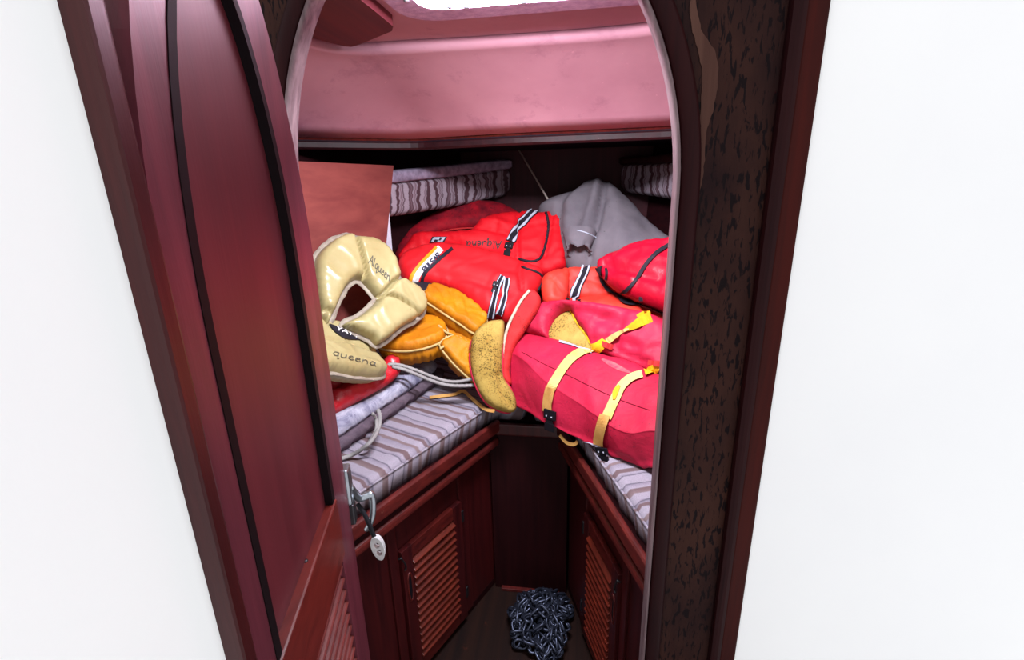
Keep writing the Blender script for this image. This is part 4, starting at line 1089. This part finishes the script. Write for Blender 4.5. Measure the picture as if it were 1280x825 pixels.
# ---- cream jackets
cj = thing('cream_jacket', (-.8, 1.35, ZC + .1), 'cream quilted horseshoe jacket with large handwritten name leaning on plywood', 'life jacket', 'cream quilted life jackets')
CA = [(435, 296, 1.46), (527, 385, 1.52), (404, 410, 1.22)]
out = [(391.5, 332), (397, 318), (413, 303), (430, 295.5), (437, 296), (445, 299), (462, 300.5), (480, 311), (492, 329), (498, 349), (513, 357), (525, 368), (529.5, 380), (528, 392), (521, 397), (515, 402), (500, 410), (484, 424), (468.5, 432.5), (462, 425), (445, 417), (425.5, 408), (443, 399), (456, 390), (469, 377.5), (467, 371), (461, 363), (452, 353.5), (446, 350.5), (438, 353), (428, 365), (419, 384), (411.5, 401), (406, 410), (400, 402), (394, 378), (391, 352)]
sJ = puff('jacket_body', out, CA, .048, .03, .034, 'cream', cj, .0065, 2, 2.5, None,
    [([(438, 294), (444, 318), (449, 337), (453, 356)], .0055, .93), ([(501, 348), (487, 356), (478, 366), (468, 377)], .0055, .93), ([(466, 374), (484, 375), (503, 385), (523, 399)], .0055, .88), ([(398, 398), (404, 392), (413, 398)], .006, .6)],
    (.003, 10), (.003, .03, .012))
# flat seam allowance round the outer edge
Or = sJ.rim
Rr = resample(Or, .012, True)
O_, N_ = plane3(CA)
def flange(surf_rim, N_, w, mat, parent, name='seam_edge', sel=None):
    R_ = resample(surf_rim, .012, True); n = len(R_); c_ = R_.mean(0); vs_ = []; fs = []
    Uu = unit(np.cross((0, 0, 1), N_)); Vv = np.cross(N_, Uu)
    P2 = np.stack([R_ @ Uu, R_ @ Vv], 1)
    ar = .5 * np.sum(P2[:, 0] * np.roll(P2[:, 1], -1) - np.roll(P2[:, 0], -1) * P2[:, 1]); sg = 1 if ar > 0 else -1
    for i in range(n):
        t_ = unit(R_[(i + 1) % n] - R_[i - 1]); o_ = unit(np.cross(t_, N_)) * sg
        k_ = w * (1 + .25 * noise.noise(Vector(R_[i] * 40)))
        for a, b in ((-.006, .0015), (k_, .0012), (k_, -.0012), (-.006, -.0015)): vs_.append(R_[i] + o_ * a + N_ * (b + .003 * noise.noise(Vector(R_[i] * 30))))
    for i in range(n):
        j = (i + 1) % n
        for k in range(4): fs.append((i * 4 + k, i * 4 + (k + 1) % 4, j * 4 + (k + 1) % 4, j * 4 + k))
    return fix_normals(link_mesh(name, vs_, fs, mat, parent))
flange(sJ.rim, sJ.N, .012, 'cream_edge', cj)
write('handwriting', sJ, 'Alqueen', (461, 328.5), (6.0, 5.6), (2.6, -10.5), .0013, 'grey_ink', cj, .0015)
cj2 = thing('cream_jacket', (-.75, 1.2, ZC + .1), 'cream quilted jacket with dark printed label lying on the red vinyl bag', 'life jacket', 'cream quilted life jackets')
CB = [(396, 400, 1.26), (466, 432, 1.40), (476, 470, 1.28)]
out = [(380, 408), (400, 402), (411, 405.5), (422, 409), (440, 416), (455, 423), (463, 429), (464.5, 440), (467, 449), (476, 459), (480.5, 466), (476, 471.5), (460, 472), (436, 469.5), (414, 465.5), (380, 460)]
sK = puff('jacket_body', out, CB, .036, .05, .035, 'cream', cj2, .008, 2, 2.3, None, [([(380, 432), (407, 434.5), (430, 439), (464, 449)], .005, .35)], (.003, 10), (.0025, .03, .012),
    folds=[([(410, 455), (440, 461), (468, 466)], .012, .006)])
flange(sK.rim, sK.N, .010, 'cream_edge', cj2)
lb_ = strip('printed_label', sK, [(411, 406), (420, 412.5), (431, 418), (443, 421.5), (456, 424)], [1, 7.5, 10.5, 8, 2.5], 'black_trim', cj2, .004, 5, 5)
write('label_lettering', sK, 'YAYT', (419, 414), (9.6, 3.6), (1.0, -4.6), .0016, 'white_tape', cj2, .0065)
write('handwriting', sK, 'queena', (415, 444), (14.5, 3.6), (1.8, -7.0), .0011, 'grey_ink', cj2, .002)
cj3 = puff('jacket_wing', [(378, 395), (384, 352), (392, 360), (398, 382), (405, 404), (411, 412), (400, 420), (380, 425)], [(384, 352, 1.28), (409, 408, 1.30), (385, 425, 1.20)], .03, .04, .03, 'cream', cj2, .010, 3)

# ---- crimson horseshoe vest with yellow straps in front
fv = thing('crimson_vest', (0, 1.3, ZC), 'large faded crimson foam vest with two yellow straps over the right berth', 'life vest')
W3 = lambda q, dx, dy, dz: np.array(q) + np.array((dx, dy, dz))
def sec(P, back=.14, drop=.0):
    A = [at_y(*q) for q in P]
    A = A[:2] + [A[2] + .10 * (A[1] - A[2]), A[2] + .14 * (A[3] - A[2])] + A[3:]
    A.append(W3(A[-1], 0, .10, -.004)); A.append(W3(A[0], .0, back * .6, -.10)); A.append(W3(A[0], 0, .05, -.02))
    for q in A: q[2] = max(q[2], ZC + .007)
    return A
secs = [sec([(652, 417, 1.57), (644, 424, 1.545), (638, 440, 1.50), (638, 470, 1.465), (640, 495, 1.44), (646, 514, 1.42)]),
        sec([(672, 421, 1.53), (662, 432, 1.49), (657, 452, 1.44), (660, 484, 1.405), (664, 508, 1.385), (668, 527, 1.375)]),
        sec([(697, 427, 1.49), (688, 448, 1.42), (682, 476, 1.36), (685, 505, 1.33), (688, 526, 1.315), (692, 540, 1.31)]),
        sec([(735, 440, 1.42), (730, 468, 1.33), (728, 507, 1.25), (731, 530, 1.235), (735, 546, 1.225), (738, 555, 1.22)]),
        sec([(775, 453, 1.35), (770, 486, 1.26), (764, 532, 1.16), (768, 552, 1.15), (773, 565, 1.15), (778, 573, 1.15)]),
        sec([(800, 462, 1.31), (794, 496, 1.22), (788, 541, 1.12), (793, 560, 1.115), (798, 574, 1.115), (803, 582, 1.12)]),
        sec([(826, 472, 1.27), (820, 500, 1.19), (815, 538, 1.10), (816, 560, 1.095), (817, 575, 1.09), (818, 584, 1.09)]),
        sec([(870, 490, 1.20), (866, 515, 1.14), (860, 545, 1.06), (862, 565, 1.055), (864, 580, 1.055), (866, 588, 1.06)])]
sF = loft('lower_block', secs, 'crimson', fv, 5, 9, (.006, 9), crease=.005)
UA = [(655, 420, 1.58), (825, 474, 1.32), (740, 380, 1.56)]
out = [(650, 416), (652, 400), (662, 386), (680, 379), (705, 377), (740, 379), (775, 384), (800, 389), (830, 400), (850, 430), (850, 482), (826, 474), (800, 462), (770, 450), (742, 440), (738, 430), (732, 418), (722, 404), (713, 388), (700, 393), (692, 402), (688, 418), (690, 426), (670, 420)]
sU = puff('upper_flap', out, UA, .045, .05, .05, 'crimson', fv, .010, 3, 2.3, None, (), (.008, 9), (.003, .04, .03),
    folds=[([(722, 392), (750, 400), (775, 412)], .02, -.014), ([(745, 432), (770, 430), (800, 440)], .016, -.016), ([(770, 438), (790, 448), (815, 460)], .012, -.018), ([(705, 382), (730, 386), (770, 392)], .018, .010), ([(668, 390), (664, 400), (662, 412)], .01, -.008)])
fo = puff('foam_core', [(684, 424), (688, 404), (698, 392), (713, 386), (724, 396), (736, 414), (742, 434), (738, 442), (712, 432)], [(690, 424, 1.53), (713, 388, 1.60), (740, 438, 1.44)], .012, .05, .03, 'foam', fv, .008, 3)
strip('flap_lining', Multi(fo, sU), [(713, 388), (718, 398), (724, 408), (733, 420), (738, 432)], 2.2, 'gold_web', fv, .004)
strip('zipper', Multi(sF, fo), [(699, 427), (715, 431), (728, 436), (740, 441)], 3.5, 'zipper', fv, .004)
mF = Multi(sF, sU)
Zp = strip('zipper', sF, [(646, 511), (660, 522), (675, 531), (693, 540), (715, 549), (735, 554.5), (752, 560)], 4, 'zipper', fv, .006)
line_on('stitch_line', sF, [(652, 440), (680, 455), (712, 470), (744, 486), (775, 500), (812, 513)], .0011, cloth('dark_stitching', (120, 16, 40), None, .8, .1), fv, .001)
strip('scuff_mark', sF, [(752, 449), (764, 455), (776, 461), (788, 466)], [2, 7, 6, 2], cloth('grey_scuff', (176, 92, 96), (196, 60, 80), .8, .1, 600, .2, 60), fv, .0012, 4)
# straps: webbing, stitched end, buckle
def strap_y(path, wid, fold_a, end, bk):
    s_ = strip('yellow_strap', mF, path, wid, 'yellow_web', fv, .006, 5, 8)
    strip('strap_end', mF, end, wid[-1] * 1.04, 'tan_web', s_, .008, 4, 4)
    return s_
st1 = strip('yellow_strap', mF, [(744, 436), (731, 439), (717, 447), (706, 459), (696, 474), (689, 487)], [9, 10, 11, 11, 11.5, 12], 'yellow_web', fv, .006, 5, 8)
strip('strap_end', sF, [(690, 484), (687.5, 495), (686.5, 506), (686.5, 513)], 11.5, 'tan_web', st1, .009, 5, 6)
strip('strap_loop', mF, [(757, 428), (751, 434), (742, 437)], [8, 10, 9], 'gold_web', st1, .010, 4, 6)
st2 = strip('yellow_strap', mF, [(803, 469), (790, 473), (778, 483), (771, 496), (764, 512), (759, 524)], [9, 10, 11, 12, 12, 12.5], 'yellow_web', fv, .007, 5, 8)
strip('strap_end', sF, [(758, 521), (754, 535), (751, 548), (750.5, 556)], 12.5, 'tan_web', st2, .010, 5, 6)
strip('strap_loop', sF, [(775, 484), (770, 492), (768, 502)], [3, 8, 3], 'gold_web', st2, .010, 4, 6)
strip('strap_loop', mF, [(826, 458), (816, 463), (806, 468)], [9, 10, 8], 'gold_web', st2, .010, 4, 6)
# free upper lengths standing off the flap
def free(name, px, w0, w1, mat, par, lift=.010):
    P = []
    for a, b, l in px:
        q = mF.at(a, b, l)
        P.append(q if q is not None else P[-1])
    return P
def free_rib(name, ctr, wpx, mat, par, offs):
    """strap held off the cloth: two edges measured separately"""
    rows = []
    C_ = catmull(np.array(ctr, float), 6); n = len(C_); Wd = np.interp(np.linspace(0, 1, n), np.linspace(0, 1, len(wpx)), wpx); Of = np.interp(np.linspace(0, 1, n), np.linspace(0, 1, len(offs)), offs)
    P = []; D = []
    for i in range(n):
        t_ = unit(C_[min(i + 1, n - 1)] - C_[max(i - 1, 0)]); q = np.array([-t_[1], t_[0]])
        m0 = mF.at(*C_[i], Of[i])
        if m0 is None: m0 = P[-1]
        r_ = np.linalg.norm(m0 - CAM)
        def onr(c): return CAM + unit(ray(*c)) * r_
        rows.append((onr(C_[i] - q * Wd[i] / 2), onr(C_[i] + q * Wd[i] / 2))); P.append(m0)
    vs_ = []; fs = []
    for a, b in rows:
        k_ = unit(CAM - a) * .0016; vs_ += [a, b, b - k_, a - k_]
    for i in range(len(rows) - 1):
        for k in range(4): fs.append((i * 4 + k, i * 4 + (k + 1) % 4, i * 4 + 4 + (k + 1) % 4, i * 4 + 4 + k))
    n = len(rows) - 1; fs += [(0, 1, 2, 3), (n * 4, n * 4 + 1, n * 4 + 2, n * 4 + 3)]
    return fix_normals(link_mesh(name, vs_, fs, mat, par, False))
free_rib('strap_length', [(759, 427), (768, 420), (778, 414), (786, 411)], [8, 7, 4, 2], 'yellow_web', st1, [.012, .014, .016, .016])
free_rib('strap_length', [(780, 413), (792, 407), (804, 400), (814, 396)], [3, 9, 13, 14], 'gold_web', st1, [.014, .016, .018, .02])
free_rib('strap_length', [(796, 395), (804, 392.5), (813, 391)], [3, 7, 5], 'gold_web', st1, [.02, .024, .024])
q1 = mF.at(759, 431, .014); q2 = mF.at(814, 455, .014)
free_rib('belt_loop', [(749, 428), (757, 431), (766, 434.5)], [6, 7, 7], 'red_flap', fv, [.016, .02, .016])
free_rib('belt_loop', [(810, 453), (817, 454), (826, 455)], [6, 7, 7], 'red_flap', fv, [.016, .02, .016])
# buckles under the strap ends
for c_, r_, u_ in (((690.5, 525), (6.5, 1.5), (-1.2, -13)), ((757, 565), (7, 3.5), (-2.5, -7))):
    a = sF.at(*c_, .010)
    buckle(fv, sF, c_, r_, u_, .010)
strip('strap_end', sF, [(686, 535), (691, 537), (696, 539)], 5, 'tan_web', fv, .012, 3, 3)
tail = [sF.at(697, 541, .006)]
tube_pts = [at_y(700, 544, 1.30), at_y(708, 553, 1.28), at_y(717, 555.5, 1.26), at_y(722, 552, 1.255)]
ribbon('strap_tail', tube_pts, (0, .3, 1), .010, 'tan_web', fv)
# collar flap: faded red cover folded back over its speckled foam
ca = [(640, 400, 1.55), (668, 366, 1.60), (634, 468, 1.46)]
sQ = puff('collar_cover', [(627, 470), (628, 445), (632, 420), (639, 398), (647, 379), (655, 366), (663, 361.5), (671, 365), (676, 374), (674, 386), (664, 402), (654, 418), (645, 432), (639, 450), (637, 466), (640, 480), (633, 480)], ca, .022, .05, .02, 'red_flap', fv, .008, 3, 2.2)
fa = [(592, 425, 1.47), (628, 402, 1.52), (640, 512, 1.40)]
sG = puff('foam_lining', [(588, 437), (590, 423), (597, 411), (608, 402.5), (620, 400), (630, 401.5), (630, 420), (628, 445), (629, 470), (636, 482), (644, 496), (645.5, 510), (640, 515.5), (626, 514), (612, 507), (601, 494), (592, 474), (588, 455)], fa, .028, .03, .04, 'foam', fv, .008, 3, 2.1, None, (), (.005, 14), folds=[([(622, 470), (628, 490), (638, 508)], .008, -.014), ([(612, 440), (618, 460), (620, 480)], .012, .006)])
tube('foam_rim', [at_y(*q) for q in ((662, 363, 1.575), (652, 375, 1.56), (643, 391, 1.54), (635, 408, 1.52), (630, 428, 1.495), (628, 450, 1.47), (628.5, 470, 1.45), (634, 486, 1.44))], .0055, 'foam_rim', fv, 6)
R_ = resample(sG.rim, .01, True)
tube('cover_edge', [q - sG.N * .004 + (0, 0, -.001) for q in R_ if proj_px(q)[0] < 640 and proj_px(q)[1] > 425], .005, 'crimson', fv, 6, False, 0)

# ---- ropes and a loose strap
lift_rope = lambda l: [at_y(*q) for q in l]
solo(tube('white_rope', lift_rope([(481, 459, 1.36), (489, 455.5, 1.37), (502, 457, 1.39), (520, 463, 1.40), (540, 471, 1.405), (558, 476.5, 1.41), (575, 477, 1.42), (598, 472, 1.44)]) + lift_rope([(606, 474, 1.45), (594, 481, 1.43), (575, 482.5, 1.41), (556, 481, 1.40), (538, 475.5, 1.395), (520, 468, 1.385), (505, 462, 1.375), (490, 458.5, 1.36)]), .0058, 'rope', None, 8, False, 5, None, .5), 'doubled white rope running from the cream jacket to the yellow foam', 'rope')
rz = lambda a, b, h: at_z(a, b, ZC + h)
solo(tube('white_rope', [rz(472, 512, .085), rz(475, 520, .07), rz(474, 533, .05), rz(469, 545, .05), rz(461, 555, .045), rz(452, 562, .03), rz(440, 569, .012), rz(425, 574, .008)], .006, 'rope', None, 8, False, 6, None, .5), 'thick white rope end hanging over the corduroy side of the long cushion', 'rope')
solo(tube('white_rope', [rz(466, 517, .095), rz(470, 524, .07), rz(470.5, 536, .05), rz(465, 548, .044), rz(459, 556, .03), rz(453, 561, .02), rz(461, 561, .012)], .0048, 'rope', None, 8, False, 6, None, .5), 'thin white rope tail with a knot lying on the striped cushion', 'rope')
solo(ribbon('loose_strap', [rz(537, 497, .004), rz(552, 495, .007), rz(568, 493, .006), rz(579, 489, .014), rz(590, 498, .010), rz(606, 511, .006), rz(618, 514, .012)], (0, .6, .5), .011, 'tan_web', None), 'loose tan webbing strap lying on the left striped cushion near the foam', 'strap')

# ---- anchor chain heaped on the sole
ch = thing('anchor_chain', (-.14, 1.32, 0), 'heap of grey galvanised anchor chain on the cabin sole', 'chain')
LK, WK, RK = .046, .027, .0047
def link_proto():
    vs_ = []; fs = []; path = []
    for i in range(9):
        a = math.pi * i / 8; path.append((LK / 2 - WK / 2 + math.sin(a) * WK / 2, math.cos(a) * WK / 2))
    path = path + [(-x, -y) for x, y in path]
    n = len(path)
    for i in range(n):
        p = np.array([*path[i], 0.0]); t_ = unit(np.array([*path[(i + 1) % n], 0.0]) - np.array([*path[i - 1], 0.0])); x = np.array([t_[1], -t_[0], 0])
        for k in range(6):
            a = 2 * math.pi * k / 6; vs_.append(tuple(p + RK * (math.cos(a) * x + math.sin(a) * _Z)))
    for i in range(n):
        j = (i + 1) % n
        for k in range(6): fs.append((i * 6 + k, i * 6 + (k + 1) % 6, j * 6 + (k + 1) % 6, j * 6 + k))
    me = bpy.data.meshes.new('chain_link'); me.from_pydata(vs_, [], fs); me.polygons.foreach_set('use_smooth', [True] * len(fs)); me.update()
    me.materials.append(M['galvanised']); return me
lm = link_proto()
hc = np.array([-.135, 1.325]); pitch_ = LK - 2 * RK - .001
pos = []; th = 0.0; q = hc + (-.10, .02); r2 = random.Random(11)
def top(qx):                                             # height of the heap
    e_ = qx - hc; rr = math.hypot(e_[0] / .135, e_[1] / .135); return max(0.0, .105 * (1 - rr ** 2))
N_L = 285
for i in range(N_L):
    th += r2.uniform(-.75, .75)
    nx = q + pitch_ * np.array([math.cos(th), math.sin(th)])
    e_ = nx - hc
    if math.hypot(e_[0] / .125, e_[1] / .14) > 1 or nx[0] > -.035:
        back = math.atan2(hc[1] - q[1] + r2.uniform(-.08, .08), hc[0] - q[0] + r2.uniform(-.08, .08)); th = back + r2.uniform(-.5, .5)
        nx = q + pitch_ * np.array([math.cos(th), math.sin(th)])
    lay = (i / N_L)
    z = .012 + top((q + nx) / 2) * (.15 + .85 * lay) + r2.uniform(0, .012)
    pos.append((*((q + nx) / 2), z, th)); q = nx
# a stretch running aft from the heap
for i in range(12):
    pos.append((-.09 + .012 * math.sin(i * .9) + .004 * i, 1.20 - i * .026, .014, -math.pi / 2 + .2 * math.sin(i)))
for i, (x, y, z, a) in enumerate(pos):
    o = bpy.data.objects.new('chain_link', lm); COL.objects.link(o); o.parent = ch
    o.location = (x + .14, y - 1.32, z)
    pz = pos[i + 1][2] if i + 1 < len(pos) else z
    o.rotation_euler = ((i % 2) * math.pi / 2 + r2.uniform(-.5, .5), -math.atan2(pz - z, pitch_) * .8 + r2.uniform(-.25, .25), a)
    if i % 2: o.location.z += .004
